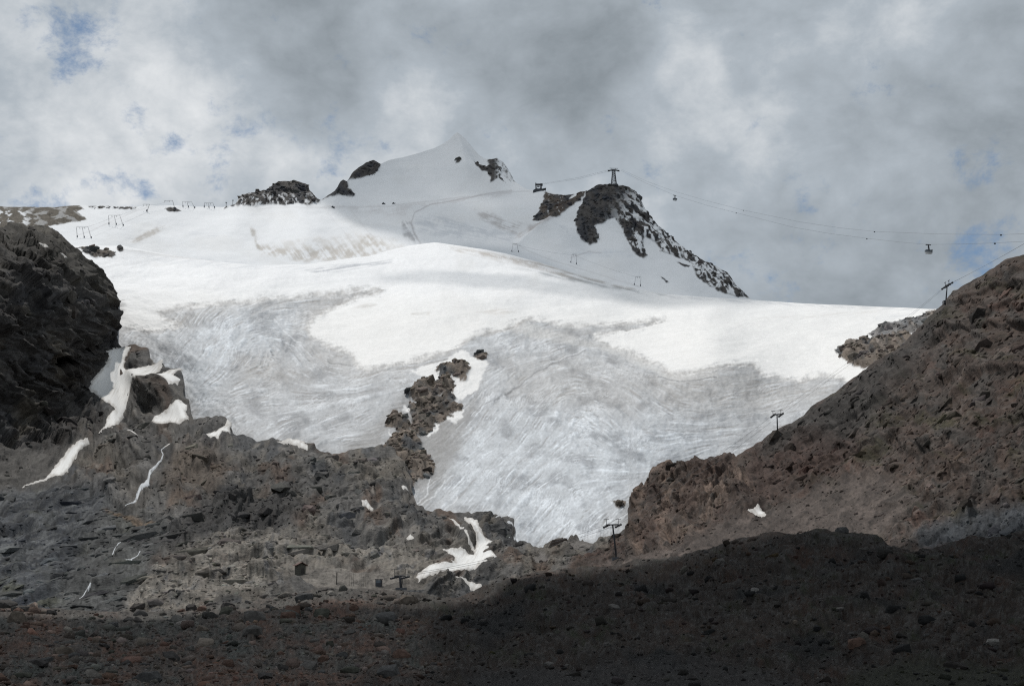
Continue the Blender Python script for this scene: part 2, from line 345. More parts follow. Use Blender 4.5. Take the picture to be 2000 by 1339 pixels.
_x = np.linspace(-24, 2024, 8193); _w = np.sqrt(1 + (.42 * np.gradient(C4(_x), _x)) ** 2); _w = np.convolve(np.pad(_w, 24, mode='edge'), np.ones(49) / 49, 'valid')
_cs = np.concatenate([[0], np.cumsum((_w[1:] + _w[:-1]) / 2)]); _cs /= _cs[-1]      # more columns where outlines are steep
PXS = np.concatenate([np.linspace(-700, -24, 34, endpoint=False), np.interp(np.linspace(0, 1, 1200), _cs, _x), np.linspace(2024, 2700, 35)[1:]])
class Sheet:
    def __init__(s, bottom, top, rows, ctrl, skirt, ease=1.0):
        s.rbf = RBF(ctrl); px = PXS; nb = len(px)
        t = np.linspace(0, 1, rows) ** ease
        b, tp = bottom(px), top(px)
        py = b[None] + (tp - b)[None] * t[:, None]; PX = np.broadcast_to(px, py.shape).copy()
        r = s.rbf(PX, py)
        rt, pt = r[-1], py[-1]                     # roll over the crest and drop away behind it
        ex_py, ex_r = [], []
        for dr, dp in skirt: ex_r.append(rt * (1 + dr)); ex_py.append(pt + dp)
        s.rows = rows; s.n = nb
        s.px = np.vstack([PX] + [px[None]] * len(skirt)); s.py = np.vstack([py] + [e[None] for e in ex_py]); s.r = np.vstack([r] + [e[None] for e in ex_r])
        s.P0 = point(s.px, s.py, s.r)
        du = np.gradient(s.P0, axis=1); dv = np.gradient(s.P0, axis=0); n = np.cross(du, dv); n /= np.linalg.norm(n, axis=2)[..., None] + 1e-12
        n = np.where((n[..., 2] < 0)[..., None], -n, n)
        for k in range(3): n[..., k] = blur(n[..., k], 6)
        s.N = n / (np.linalg.norm(n, axis=2)[..., None] + 1e-12)
        s.s = s.r / F_PX                            # metres in one photo pixel
        s.disp = np.zeros(s.px.shape); s.col = np.zeros(s.px.shape + (3,), np.float32)
        s.reg = np.zeros(s.px.shape, np.int32)
    def finish(s):
        s.P = s.P0 + s.N * (s.disp * s.s)[..., None]
        s.sx, s.sy = project(s.P)
        s.dsm = blur(s.disp, 5)
    def quads(s):
        R_, C_ = s.px.shape; i = np.arange(R_ * C_).reshape(R_, C_)
        return np.stack([i[:-1, :-1], i[:-1, 1:], i[1:, 1:], i[1:, :-1]], -1).reshape(-1, 4)
    def at(s, px, py):                              # visible ground point under a photo pixel
        c0 = int(np.argmin(np.abs(PXS - px))); best = None
        for c in range(max(0, c0 - 2), min(s.n, c0 + 3)):
            col = s.sy[:s.rows, c]; d = np.abs(col - py) + .5 * abs(s.sx[0, c] - px)
            k = int(np.argmin(d))
            if best is None or d[k] < best[0]: best = (d[k], k, c)
        return Vector(s.P[best[1], best[2]])
    def split(s, names, mats):                      # one object per region id
        q = s.quads(); reg = s.reg.ravel()[q]; fr = np.max(reg, axis=1); fr = np.where(np.min(reg, axis=1) == fr, fr, np.sort(reg, axis=1)[:, 1])
        out = {}
        V = s.P.reshape(-1, 3); C = s.col.reshape(-1, 3)
        for k, nm in names.items():
            sel = q[fr == k]
            if len(sel): out[k] = mesh_from_grid(nm, V, sel, C, M[mats[k]])
        return out

# ---- foreground moraine and the dark hill
FG = Sheet(lambda x: np.full_like(x, 1520.), C1, 180, [
    (-400, 1520, 52), (400, 1520, 52), (1000, 1520, 52), (1600, 1520, 50), (2400, 1520, 50), (0, 1339, 108), (500, 1339, 108), (1000, 1339, 105), (1500, 1339, 98), (2000, 1339, 95),
    (-400, 1180, 330), (0, 1182, 330), (270, 1197, 300), (400, 1186, 315), (640, 1148, 335), (800, 1155, 330), (900, 1166, 300), (1050, 1121, 280), (1200, 1104, 280), (1330, 1094, 265), (1440, 1060, 250), (1530, 1044, 245), (1690, 1046, 235), (1780, 1084, 205), (2000, 1040, 215), (2400, 980, 230),
    (0, 1260, 170), (400, 1260, 175), (1000, 1230, 185), (1250, 1200, 180), (1500, 1180, 165), (1750, 1180, 150), (1900, 1180, 148)],
    [(.02, 2), (.06, 8), (.14, 22), (.3, 45)])
def shade_fg(S):
    # boulders, gravel and turf: relief in photo pixels, colours as albedo
    px, py = S.px.astype(np.float32), S.py.astype(np.float32)
    wx = px + 14 * fbm(px / 60, py / 40, 3, 5); wy = py + 8 * fbm(px / 60, py / 40, 3, 6)
    hill = sstep(-75, 75, sdist(wx + 150 * fbm(px / 150, py / 60, 3, 7), wy + 40 * fbm(px / 150, py / 60, 3, 9), [(780, 1190), (900, 1150), (1050, 1100), (1300, 1060), (1530, 1000), (3000, 800), (3000, 1600), (700, 1600), (760, 1330), (860, 1240)], 90))
    d = 9 * fbm(px / 190, py / 75, 4, 1) + 3.5 * ridged(px / 62, py / 24, 4, 2) + 1.5 * fbm(px / 22, py / 11, 3, 8) + 3.6 * facet(wx / 46, wy / 17, 11) + 2.2 * facet(wx / 18, wy / 9, 12)
    for wl, a, sd in ((34, 3.4, 21), (17, 2.4, 22), (8.5, 1.5, 23), (5.2, .9, 24)):
        f1, f2, c = worley(wx / wl, wy / (wl * .55), sd)
        keep = (c > .45).astype(np.float32) * (0.35 + .65 * sstep(-.35, .25, fbm(px / 90, py / 45, 3, sd + 60)))
        dome = np.clip(1 - (f1 / .52) ** 2, 0, 1) ** .6 * keep
        d += a * dome * (.5 + c)
        S_c = getattr(S, 'cell', None)
        S.cell = (np.where(dome > .15, c, 0 if S_c is None else S_c)).astype(np.float32)
        S.dome = np.maximum(getattr(S, 'dome', 0), dome * (a > 1.2))
    S.disp = d + hill * (17 * ridged(wx / 210, wy / 70, 3, 31) + 6 * facet(wx / 90, wy / 30, 32) + 4 * facet(wx / 34, wy / 14, 33)) + (1 - hill) * 5 * facet(wx / 70, wy / 26, 34)
    n1 = fbm(px / 120, py / 50, 4, 40); n2 = fbm(px / 26, py / 14, 4, 41); n3 = fbm(px / 6, py / 4, 2, 42)
    c = np.empty(px.shape + (3,), np.float32); c[:] = (.135, .112, .096)
    c = mixc(c, (.165, .098, .072), sstep(-.15, .35, n1 + .4 * n2))
    c = mixc(c, (.095, .099, .088), sstep(.0, .4, -n1 + .5 * n2))
    c = mixc(c, (.17, .158, .142), .75 * S.dome * (S.cell > .7))
    c = mixc(c, (.15, .105, .085), .7 * S.dome * ((S.cell > .5) & (S.cell < .62)))
    # hill: moss, soil and turf, with part of its shade in the base colour
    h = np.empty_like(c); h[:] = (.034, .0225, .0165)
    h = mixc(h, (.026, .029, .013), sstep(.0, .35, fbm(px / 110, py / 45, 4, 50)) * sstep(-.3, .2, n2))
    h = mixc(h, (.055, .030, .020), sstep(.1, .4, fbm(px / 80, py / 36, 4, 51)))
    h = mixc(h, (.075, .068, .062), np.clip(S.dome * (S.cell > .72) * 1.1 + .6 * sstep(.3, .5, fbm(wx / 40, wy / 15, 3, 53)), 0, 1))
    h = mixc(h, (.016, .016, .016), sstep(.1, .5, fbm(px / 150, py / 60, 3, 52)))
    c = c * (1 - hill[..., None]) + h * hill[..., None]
    S.disp = S.disp * (.3 + .35 * hill + (.7 - .35 * hill) * sstep(0, 26, py - C1(px)))
    S.disp = .5 * S.disp + .5 * blur(S.disp, 1)
    c = mixc(c, (.135, .125, .113), .75 * (1 - sstep(0, 48, py - C1(px) + 30 * n1)) * (1 - hill))
    turf = sstep(0, 30, sdist(wx, wy, [(1690, 1300), (1800, 1285), (2000, 1290), (2300, 1300), (2300, 1500), (1600, 1500), (1560, 1380)], 60))
    c = mixc(c, (.036, .037, .024), turf); S.disp *= (1 - .6 * turf)
    grav = sstep(0, 25, sdist(wx, wy, [(900, 1312), (1250, 1285), (1450, 1290), (1560, 1330), (1560, 1500), (850, 1500)], 60))
    c = mixc(c, (.055, .051, .05), .7 * grav); S.disp *= (1 - .45 * grav)
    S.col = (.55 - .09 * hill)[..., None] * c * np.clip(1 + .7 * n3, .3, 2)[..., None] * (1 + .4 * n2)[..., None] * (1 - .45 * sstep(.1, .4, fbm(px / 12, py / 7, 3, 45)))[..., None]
    S.hill = hill
    S.reg = (hill > .5).astype(np.int32) + 1
shade_fg(FG); FG.finish()
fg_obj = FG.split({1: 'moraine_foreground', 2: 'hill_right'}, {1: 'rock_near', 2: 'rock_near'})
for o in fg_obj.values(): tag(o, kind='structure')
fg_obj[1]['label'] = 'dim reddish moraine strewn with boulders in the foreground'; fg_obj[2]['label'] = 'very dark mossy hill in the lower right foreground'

# ---- rock between the foreground and the ice: cliff, slabs, moraine, right hillside
MG = Sheet(lambda x: C1(x) + 22, C4, 325, [
    (-400, 1190, 380), (0, 1185, 370), (300, 1190, 350), (500, 1170, 355), (650, 1140, 352), (800, 1150, 352), (900, 1166, 385), (1000, 1140, 405), (1200, 1098, 440), (1330, 1090, 350), (1530, 1050, 345), (1690, 1050, 300), (1780, 1090, 255), (2000, 1045, 270), (2400, 985, 270),
    (0, 1050, 470), (200, 1050, 480), (-400, 1000, 480), (0, 930, 640), (120, 910, 700), (200, 850, 850), (215, 830, 880), (165, 750, 960), (232, 690, 1050), (300, 720, 1000), (350, 740, 960), (260, 800, 940), (300, 900, 690), (400, 1050, 460), (450, 850, 800), (600, 880, 760), (740, 878, 750), (850, 915, 700),
    (600, 1000, 560), (400, 930, 640), (700, 1080, 440), (815, 985, 600), (900, 1012, 560), (900, 1100, 455), (1040, 1074, 500), (1160, 1060, 490), (1230, 1030, 510), (1244, 955, 590), (1350, 912, 640), (1300, 1000, 500), (1440, 900, 640), (1460, 980, 480), (1500, 856, 665),
    (-400, 430, 900), (0, 448, 1010), (0, 520, 850), (0, 700, 760), (110, 452, 1060), (110, 560, 930), (110, 700, 870), (228, 556, 1120), (234, 640, 1110), (180, 620, 1000), (-400, 700, 620),
    (1620, 772, 670), (1705, 715, 680), (1832, 604, 700), (1900, 552, 640), (2000, 498, 560), (2400, 380, 430), (2000, 700, 420), (2000, 850, 345), (1800, 800, 460), (1800, 950, 350), (1650, 900, 490), (2400, 800, 280)],
    [(.01, 2), (.03, 8), (.07, 24), (.14, 55)])
SNOWS = [  # snow left lying in the rock: photo outline, and which look
 ('wide grey-white snow chute below the dark cliff, ending in a narrow tail', [(198, 690), (222, 680), (240, 684), (255, 690), (243, 705), (242, 728), (252, 739), (265, 734), (290, 723), (313, 719), (316, 735), (308, 748), (298, 755), (270, 772), (256, 795), (240, 822), (228, 845), (212, 853), (192, 861), (206, 848), (211, 830), (223, 815), (200, 802), (163, 770), (166, 748), (181, 730), (201, 708)]),
 ('small forked snow patch at the left ice edge, above the brown knoll', [(312, 750), (330, 737), (350, 732), (342, 745), (352, 752), (346, 768), (338, 773), (325, 762)]),
 ('rounded snow patch right of the brown knoll, touching the ice', [(297, 826), (305, 812), (330, 806), (350, 790), (365, 798), (363, 812), (369, 828), (352, 836), (325, 831), (303, 834)]),
 ('snow patch shaped like a boot at the left toe of the ice', [(397, 863), (420, 856), (436, 845), (438, 830), (446, 836), (445, 850), (449, 862), (431, 863), (424, 878), (410, 873)]),
 ('thin flat snow strip along the left ice front above the moraine', [(540, 873), (565, 866), (582, 868), (602, 878), (600, 884), (585, 881), (565, 874)]),
 ('long tapering snow tongue on the grey scree at far left', [(40, 957), (70, 943), (90, 936), (108, 914), (130, 894), (152, 883), (168, 878), (171, 884), (152, 898), (132, 924), (118, 936), (98, 937)]),
 ('small snow wedge on the dark crag left of the stream', [(253, 873), (262, 868), (271, 865), (272, 871), (279, 878), (266, 877)]),
 ('tiny snow scrap at the head of the stream', [(321, 882), (328, 874), (335, 870), (334, 877), (327, 882)]),
 ('large white forked snow patch in the hollow below the central ice', [(876, 1022), (884, 1027), (897, 1044), (904, 1058), (915, 1072), (928, 1082), (930, 1070), (924, 1058), (918, 1040), (905, 1020), (916, 1020), (930, 1029), (936, 1046), (944, 1058), (964, 1062), (956, 1074), (950, 1082), (966, 1096), (971, 1108), (950, 1121), (900, 1131), (870, 1135), (818, 1139), (810, 1131), (838, 1117), (862, 1111), (884, 1111), (880, 1100), (868, 1088), (858, 1083), (880, 1084), (905, 1086), (924, 1092), (926, 1086), (912, 1078), (900, 1062), (889, 1042)]),
 ('low snow streak just above the dark hill crest', [(880, 1144), (905, 1147), (925, 1149), (942, 1149), (936, 1156), (920, 1158), (900, 1151)]),
 ('small snow scrap in the middle of the central moraine', [(703, 1003), (715, 1001), (728, 1010), (726, 1014), (708, 1012)]),
 ('tiny snow spot on the ledges left of the forked snow patch', [(793, 1060), (800, 1058), (806, 1064), (796, 1066)]),
 ('small snow scrap beside the dirty meltwater channel', [(782, 964), (792, 961), (798, 966), (788, 969)]),
 ('snow wedge beside a dark boulder on the right hillside', [(1463, 1011), (1474, 1002), (1482, 992), (1497, 1003), (1494, 1010), (1478, 1009)]),
 ('sliver of snow high on the left cliff, upper one', [(66, 492), (72, 493), (82, 499), (78, 500)]),
 ('sliver of snow high on the left cliff, lower one', [(104, 504), (112, 507), (122, 513), (116, 514)])]
STREAMS = (('white mountain stream tumbling down the rock left of the moraine', [(324, 880), (316, 888), (319, 897), (316, 906), (308, 918), (304, 932), (297, 944), (292, 955), (280, 963), (272, 975), (267, 988), (258, 997), (246, 1003)], [3, 3.5, 4, 4, 4, 5, 6, 6, 6, 7, 6, 4, 3]),
                   ('thin white trickle on the grey slabs, upper one', [(240, 1056), (232, 1068), (224, 1082), (220, 1090)], [2.2] * 4),
                   ('thin white trickle on the grey slabs, middle one', [(275, 1082), (268, 1092), (256, 1100), (246, 1103)], [2.2] * 4),
                   ('thin white trickle on the grey slabs, lowest one', [(178, 1148), (170, 1158), (164, 1168), (154, 1176)], [2.6] * 4))
def zone(wx, wy, poly, soft=14): return sstep(-soft, soft, sdist(wx, wy, poly, 60))
def shade_mg(S):
    px, py = S.px.astype(np.float32), S.py.astype(np.float32)
    wx = px + 16 * fbm(px / 55, py / 55, 4, 105); wy = py + 16 * fbm(px / 55, py / 55, 4, 106)
    cliff = zone(wx, wy, [(-800, 200), (-130, 400), (240, 400), (262, 560), (255, 690), (200, 700), (165, 750), (170, 790), (215, 830), (200, 862), (120, 895), (60, 880), (0, 868), (-800, 900)])
    scree_l = zone(wx, wy, [(-800, 900), (0, 872), (60, 885), (118, 898), (165, 885), (120, 925), (50, 960), (0, 985), (-800, 1060)])
    slabs = zone(wx, wy, [(-800, 1040), (0, 975), (90, 945), (160, 960), (250, 1000), (330, 1030), (335, 1065), (300, 1110), (240, 1215), (-800, 1260)])
    ledge = zone(wx, wy, [(235, 1215), (270, 1150), (340, 1085), (430, 1045), (560, 1052), (700, 1070), (850, 1085), (880, 1118), (800, 1140), (600, 1125), (520, 1150), (390, 1200)])
    crag = zone(wx, wy, [(305, 1068), (400, 985), (470, 968), (560, 975), (625, 1000), (545, 1042), (430, 1042), (340, 1085)])
    hill = zone(wx, wy, [(1090, 1140), (1130, 1088), (1190, 1075), (1232, 1035), (1236, 940), (1300, 880), (1440, 860), (1700, 670), (1850, 520), (2800, 100), (2800, 1200)], 10)
    scree_r = zone(wx, wy, [(1150, 1110), (1250, 1080), (1340, 1058), (1500, 1002), (1580, 958), (1680, 930), (1740, 930), (1790, 985), (1720, 1050), (1520, 1060), (1400, 1090), (1200, 1120)])
    terrace = sstep(-3, 3, sdist(px + 4 * fbm(px / 20, py / 20, 2, 9), py + 2 * fbm(px / 20, py / 20, 2, 10), [(596, 1112), (640, 1106), (660, 1113), (735, 1115), (755, 1122), (780, 1134), (830, 1141), (826, 1156), (780, 1158), (640, 1156), (566, 1140), (564, 1118), (576, 1108)], 40))
    mor = np.clip(1 - cliff - scree_l - slabs - ledge - crag - hill, 0, 1)
    big = 15 * fbm(px / 150, py / 110, 3, 101) + 11 * ridged(wx / 110, wy / 64, 3, 102)
    # strata: every rock body has its own dip
    def strata(deg, al, ac, seed, o=4):
        a, b = rot(wx, wy, deg); return ridged(a / al, b / ac, o, seed)
    def steps(deg, wl, al, seed, sharp=.75):   # ledges: slow rise, sudden drop
        a, b = rot(wx, wy, deg); ph = b / wl + 1.3 * fbm(a / al, b / (wl * 4), 3, seed); f = ph - np.floor(ph)
        return np.where(f < sharp, f / sharp, (1 - f) / (1 - sharp))
    rough = 3.6 * ridged(px / 24, py / 17, 5, 120, .62)
    blocks = 0
    for wl, a, sd in ((34, 5.5, 131), (15, 4.2, 132), (7, 2.2, 133)):
        f1, f2, c = worley(wx / wl, wy / (wl * .7), sd); blocks = blocks + a * (np.clip(1 - (f1 / .6) ** 2, 0, 1) ** .6) * (.3 + c) * (c > .35)
        if wl == 15: cell = c; cd = np.clip(1 - (f1 / .6) ** 2, 0, 1)
    def blk(deg, *scales):              # blocks bedded along a direction
        a, b = rot(wx * .6 + px * .4, wy * .6 + py * .4, deg); o = 0
        for al, ac, am, sd in scales: o = o + am * facet(a / al, b / ac, sd)
        return o
    cal = .35 + .65 * sstep(-.25, .25, fbm(px / 75, py / 50, 3, 170))      # calm slabs between broken ground
    d = big * (1 - .55 * slabs - .6 * scree_r - .5 * scree_l)
    d += cliff * (7 * strata(-38, 190, 30, 111, 4) + 5 * strata(70, 130, 34, 112, 3) + blk(-38, (90, 26, 16, 171), (34, 12, 9, 172), (13, 6, 3, 173)) + .2 * rough)
    d += slabs * (3.5 * steps(17, 28, 170, 114) + blk(18, (150, 20, 11, 174), (56, 10, 5, 175), (18, 6, 1.5, 176)) * (.5 + .5 * cal) + .08 * rough)
    d += ledge * (8 * steps(5, 38, 220, 116, .78) + blk(6, (150, 21, 15, 177), (56, 11, 7, 178), (18, 7, 2.4, 179)) + .12 * rough * cal)
    d += crag * (8 * ridged(wx / 60, wy / 46, 3, 118) + blk(20, (60, 40, 18, 180), (26, 17, 9, 181), (10, 7, 3, 182)) + .2 * rough)
    d += mor * (.4 * blocks * cal + .15 * rough + 9 * ridged(wx / 90, wy / 44, 3, 119) + blk(12, (66, 32, 15, 183), (26, 15, 8, 184), (10, 7, 3, 185)) * (.3 + .7 * cal))
    d += hill * (1 - scree_r) * (8 * strata(33, 170, 36, 121, 3) + blk(35, (150, 34, 17, 186), (54, 18, 9, 187), (17, 9, 3.2, 188)) * (.3 + .7 * cal) + .15 * rough * cal + .2 * blocks * cal)
    d += (scree_r + scree_l) * (.4 * blocks * cal + .25 * rough)
    grab = hill * zone(wx, wy, [(1232, 1040), (1236, 940), (1300, 900), (1430, 915), (1480, 960), (1440, 1010), (1330, 1060), (1240, 1090)])
    d += grab * (5 * ridged(rot(wx, wy, 60)[0] / 60, rot(wx, wy, 60)[1] / 26, 3, 123) + blk(62, (60, 24, 16, 189), (22, 12, 7, 190)))
    # ledges with dark undercuts and rounded bosses of bedrock, where the photograph shows them
    def ledge_line(pts, up=9, down=6, hu=20, hd=9):
        q = np.asarray(pts, np.float32); yl = np.interp(wx * .35 + px * .65, q[:, 0], q[:, 1]); e = sstep(0, 26, px - q[0, 0]) * sstep(0, 26, q[-1, 0] - px)
        dy = py + 5 * fbm(px / 22, py / 30, 3, 161) - yl
        return e * np.where(dy < 0, up * np.exp(dy / hu), -down * np.exp(-dy / hd))
    for pts, k in (([(380, 1146), (440, 1135), (520, 1139), (575, 1130)], 1.5), ([(425, 1080), (500, 1090), (600, 1086), (690, 1093)], 1.4), ([(330, 1100), (420, 1062), (520, 1052), (600, 1060), (720, 1076)], 1.0), ([(560, 1020), (640, 1030), (760, 1026), (830, 1040)], 1.0), ([(690, 1060), (780, 1066), (870, 1078)], 1.1), ([(640, 985), (700, 975), (780, 985)], 1.0), ([(560, 935), (640, 930), (720, 940), (800, 930)], .8),
                   ([(-40, 1062), (40, 1040), (110, 1018), (180, 1012)], 1.1), ([(-40, 1150), (60, 1112), (140, 1082), (240, 1058)], 1.2), ([(-40, 1200), (60, 1176), (150, 1138), (260, 1112)], .9), ([(20, 1100), (120, 1056), (200, 1036), (290, 1040)], .8), ([(-40, 1010), (60, 990), (150, 985)], .8), ([(90, 1190), (180, 1150), (240, 1142)], .6),
                   ([(170, 1000), (215, 985), (250, 990)], 1.3), ([(20, 870), (90, 862), (150, 850)], 1.2), ([(0, 780), (60, 730), (110, 760), (180, 800)], 1.4), ([(30, 560), (90, 600), (170, 680), (215, 720)], 1.1), ([(0, 480), (60, 500), (130, 560), (210, 640)], 1.0), ([(-30, 660), (50, 640), (100, 700), (160, 760)], 1.1),
                   ([(1730, 800), (1800, 770), (1880, 745), (2030, 720)], 1.3), ([(1800, 690), (1870, 655), (1940, 645), (2030, 640)], 1.5), ([(1560, 880), (1640, 830), (1720, 790), (1800, 720)], 1.0), ([(1480, 960), (1560, 925), (1660, 890), (1740, 870)], 1.1), ([(1750, 900), (1830, 880), (1900, 850), (2030, 820)], 1.1), ([(1700, 1000), (1800, 980), (1900, 960), (2030, 900)], .8), ([(1830, 590), (1880, 600), (1950, 570), (2030, 560)], .9), ([(1260, 1010), (1330, 985), (1400, 990), (1450, 1000)], 1.2), ([(1260, 960), (1320, 940), (1400, 945)], 1.1), ([(1440, 905), (1500, 880), (1560, 840)], .9)):
        k = k * (.9 if pts[0][0] > 1400 else .9); d = d + ledge_line(pts, 8 * k, 6 * k)
    for bx, by, ra, rb_, h in ((245, 897, 62, 30, 16), (212, 968, 34, 24, 12), (376, 905, 46, 34, 16), (268, 945, 44, 24, 11), (352, 978, 52, 30, 12), (130, 880, 52, 34, 14), (460, 1005, 92, 30, 15), (300, 770, 44, 42, 16), (268, 712, 24, 24, 12), (535, 1002, 60, 28, 10), (690, 992, 50, 24, 9), (785, 1045, 80, 24, 10), (965, 1032, 34, 26, 14), (905, 1052, 16, 22, 9), (1428, 1003, 40, 24, 13), (1330, 935, 60, 24, 12), (60, 800, 60, 50, 16), (410, 838, 30, 16, 9), (985, 1120, 60, 24, 8), (1110, 1075, 40, 20, 8)):
        u = ((wx - bx) / ra) ** 2 + ((wy - by) / rb_ * np.where(wy > by, 1.35, .85)) ** 2; d = d + h * np.clip(1 - u, 0, 1) ** .55
    dip = cliff * -38 + slabs * 18 + ledge * 6 + hill * 35 + mor * 12
    def bedded(al, ac, seed, f):      # blocks that follow the dip of the rock body they belong to
        o = 0
        for m, dg in ((cliff, -38), (slabs, 18), (np.clip(ledge + crag + mor + scree_l, 0, 1), 8), (hill, 35)): a, b = rot(wx * .5 + px * .5, wy * .5 + py * .5, dg); o = o + m * f(a / al, b / ac, seed)
        return o
    fine = bedded(24, 11, 196, facet) * 5.5 + bedded(11, 6, 197, facet) * 2.6
    shp = np.clip(.85 * cliff + .55 * grab + .45 * crag, 0, 1); d = shp * d + (1 - shp) * blur(.4 * d + .6 * blur(d, 1), 1) + blur(fine * (.35 + .65 * cal), 1) * (1 - .75 * scree_r) * (1 - .45 * slabs) + (1 - scree_r) * (.4 * rough + .25 * blocks) * cal * (1 - .6 * slabs)
    d *= (1 - .9 * terrace)
    tp = .3 + .7 * sstep(-4, 46, py - C4(px)); tp = np.where((px > 240) & (px < 1440), np.maximum(tp, .62), tp); d = d * tp
    d = d * (.25 + .75 * sstep(0, 30, C1(px) + 22 - py)) 
    # colours
    n1 = fbm(px / 110, py / 80, 4, 140); n2 = fbm(px / 28, py / 22, 4, 141); n3 = fbm(px / 6, py / 5, 2, 142); n4 = fbm(wx / 70, wy / 60, 4, 143)
    c = np.empty(px.shape + (3,), np.float32); c[:] = (.150, .143, .135)
    c = mixc(c, (.185, .165, .140), sstep(0, .35, n1))
    c = mixc(c, (.150, .105, .080), sstep(.12, .4, n4) * .8)
    c = mixc(c, (.105, .106, .108), sstep(.1, .4, -n4))
    c = mixc(c, (.24, .22, .195), .7 * cd * (cell > .8) * mor)
    k = lambda col, m, amt: mixc(c, col, m * amt)
    cc = np.empty_like(c); cc[:] = (.047, .042, .039); cc = mixc(cc, (.105, .092, .074), sstep(.05, .4, n4)); cc = mixc(cc, (.050, .049, .052), sstep(.1, .4, n1)); cc = mixc(cc, (.12, .115, .11), .5 * sstep(.35, .6, strata(-38, 150, 9, 150, 3)))
    cc = mixc(cc, (.088, .080, .066), sstep(0, 40, 560 - wy + .35 * (wx - 100)) * .6)
    c = c * (1 - cliff[..., None]) + cc * cliff[..., None]
    c = mixc(c, (.115, .108, .100), scree_l)
    sl = np.empty_like(c); sl[:] = (.090, .096, .105); sl = mixc(sl, (.105, .108, .085), sstep(.0, .35, n4)); sl = mixc(sl, (.042, .047, .056), .9 * sstep(.2, .45, strata(17, 190, 16, 151, 3))); sl = mixc(sl, (.19, .195, .195), .6 * sstep(.42, .7, strata(21, 150, 10, 152, 3)))
    sl = mixc(sl, (.13, .128, .118), sstep(0, 60, wx - 120 + .5 * (wy - 1100)) * .55)
    c = c * (1 - slabs[..., None]) + sl * slabs[..., None]
    le = np.empty_like(c); le[:] = (.30, .268, .23); le = mixc(le, (.135, .132, .132), sstep(0, .35, n2)); le = mixc(le, (.17, .125, .10), sstep(.1, .4, n4) * .7); le = mixc(le, (.27, .25, .22), .6 * sstep(.35, .6, strata(7, 110, 8, 153, 3)))
    c = c * (1 - ledge[..., None]) + le * ledge[..., None]
    c = mixc(c, (.070, .067, .065), crag * .9)
    hl = np.empty_like(c); hl[:] = (.135, .106, .090); hl = mixc(hl, (.098, .094, .088), sstep(-.05, .3, n4 + .4 * n2)); hl = mixc(hl, (.150, .100, .082), sstep(.1, .45, n1 + .3 * n2)); hl = mixc(hl, (.090, .088, .052), sstep(.08, .3, fbm(wx / 110, wy / 50, 4, 155)) * sstep(1450, 1650, px) * .75)
    hl = mixc(hl, (.165, .150, .140), .6 * sstep(.4, .7, strata(30, 120, 10, 156, 3)))
    hl = mixc(hl, (.090, .090, .088), .9 * zone(wx, wy, [(1480, 880), (1620, 775), (1740, 690), (1850, 590), (1830, 690), (1740, 770), (1700, 850), (1560, 900)], 25))
    hl = mixc(hl, (.098, .066, .056), .75 * zone(wx, wy, [(1450, 960), (1480, 900), (1600, 850), (1700, 860), (1640, 920), (1540, 960), (1470, 1000)], 25))
    hl = mixc(hl, (.25, .195, .16), .75 * grab * sstep(-.1, .3, n2 + n4)); hl = mixc(hl, (.12, .088, .074), grab * sstep(0, .3, -n4))
    hl = hl * np.float32([.80, .735, .70])
    hl = mixc(hl, (.105, .112, .120), .9 * zone(wx, wy, [(1790, 1050), (1880, 1020), (1960, 1000), (2100, 960), (2100, 1040), (1900, 1070), (1800, 1080)], 12))
    c = c * (1 - hill[..., None]) + hl * hill[..., None]
    c = mixc(c, (.128, .104, .091), scree_r * .9)
    c = mixc(c, (.215, .195, .172), terrace)
    # fine silt where the meltwater spreads below the ice
    for poly in ([(1040, 1080), (1062, 1078), (1075, 1090), (1068, 1105), (1050, 1100)], [(855, 915), (845, 940), (820, 985), (812, 1000), (792, 985), (800, 955), (825, 925)], [(1108, 1060), (1140, 1054), (1165, 1062), (1150, 1075), (1118, 1078)]):
        z = zone(px + 5 * n2 * 3, py + 5 * n3, poly, 4); c = mixc(c, (.19, .175, .162), z); d *= (1 - .8 * z)
    c = mixc(c, (.26, .17, .10), .6 * zone(wx, wy, [(200, 1000), (262, 1012), (300, 1030), (292, 1034), (250, 1020), (205, 1008)], 4))
    c = mixc(c, (.145, .105, .075), .6 * zone(wx, wy, [(330, 900), (420, 880), (450, 920), (420, 990), (370, 960), (340, 1000), (318, 960)], 18))
    lich = fbm(px / 11, py / 8, 3, 160); spk = fbm(px / 4.5, py / 3.6, 2, 161)
    tint = .55 + .52 * bedded(58, 17, 191, cells) + .40 * bedded(19, 8, 192, cells)
    S.col = .62 * c * np.clip(1 + .35 * n3 + .28 * spk, .4, 2)[..., None] * (1 + .35 * n2)[..., None] * tint[..., None] * (1 - .5 * sstep(.16, .42, lich))[..., None]
    sm = np.zeros(px.shape, np.float32)
    for lab, poly in SNOWS: sm = np.maximum(sm, sstep(-5, 2, sdist(px, py, poly, 20)))
    for lab, ln, w in STREAMS: sm = np.maximum(sm, sstep(-4, 1, sdist(px, py, buffer_line(ln, w), 20)))
    S.disp = d
    lo = blur(d, 7); S.disp = d * (1 - .93 * sm) + lo * .93 * sm
    S.snowm = sm; S.dip = dip + (1 - np.clip(cliff + slabs + ledge + hill + mor, 0, 1)) * 10; S.scr = np.clip(scree_r + scree_l + terrace, 0, 1); S.slb = slabs; S.clf = cliff
    reg = np.full(px.shape, 1, np.int32)                 # moraine
    reg[slabs > .5] = 2; reg[(cliff > .5) | (scree_l > .5)] = 3; reg[hill > .5] = 4; reg[(ledge > .5) | (crag > .5)] = 5
    S.reg = reg
shade_mg(MG); MG.finish()
mg_obj = MG.split({1: 'moraine', 2: 'rock_slabs', 3: 'cliff_left', 4: 'hillside_right', 5: 'rock_ledges'}, {k: 'rock' for k in range(1, 6)})
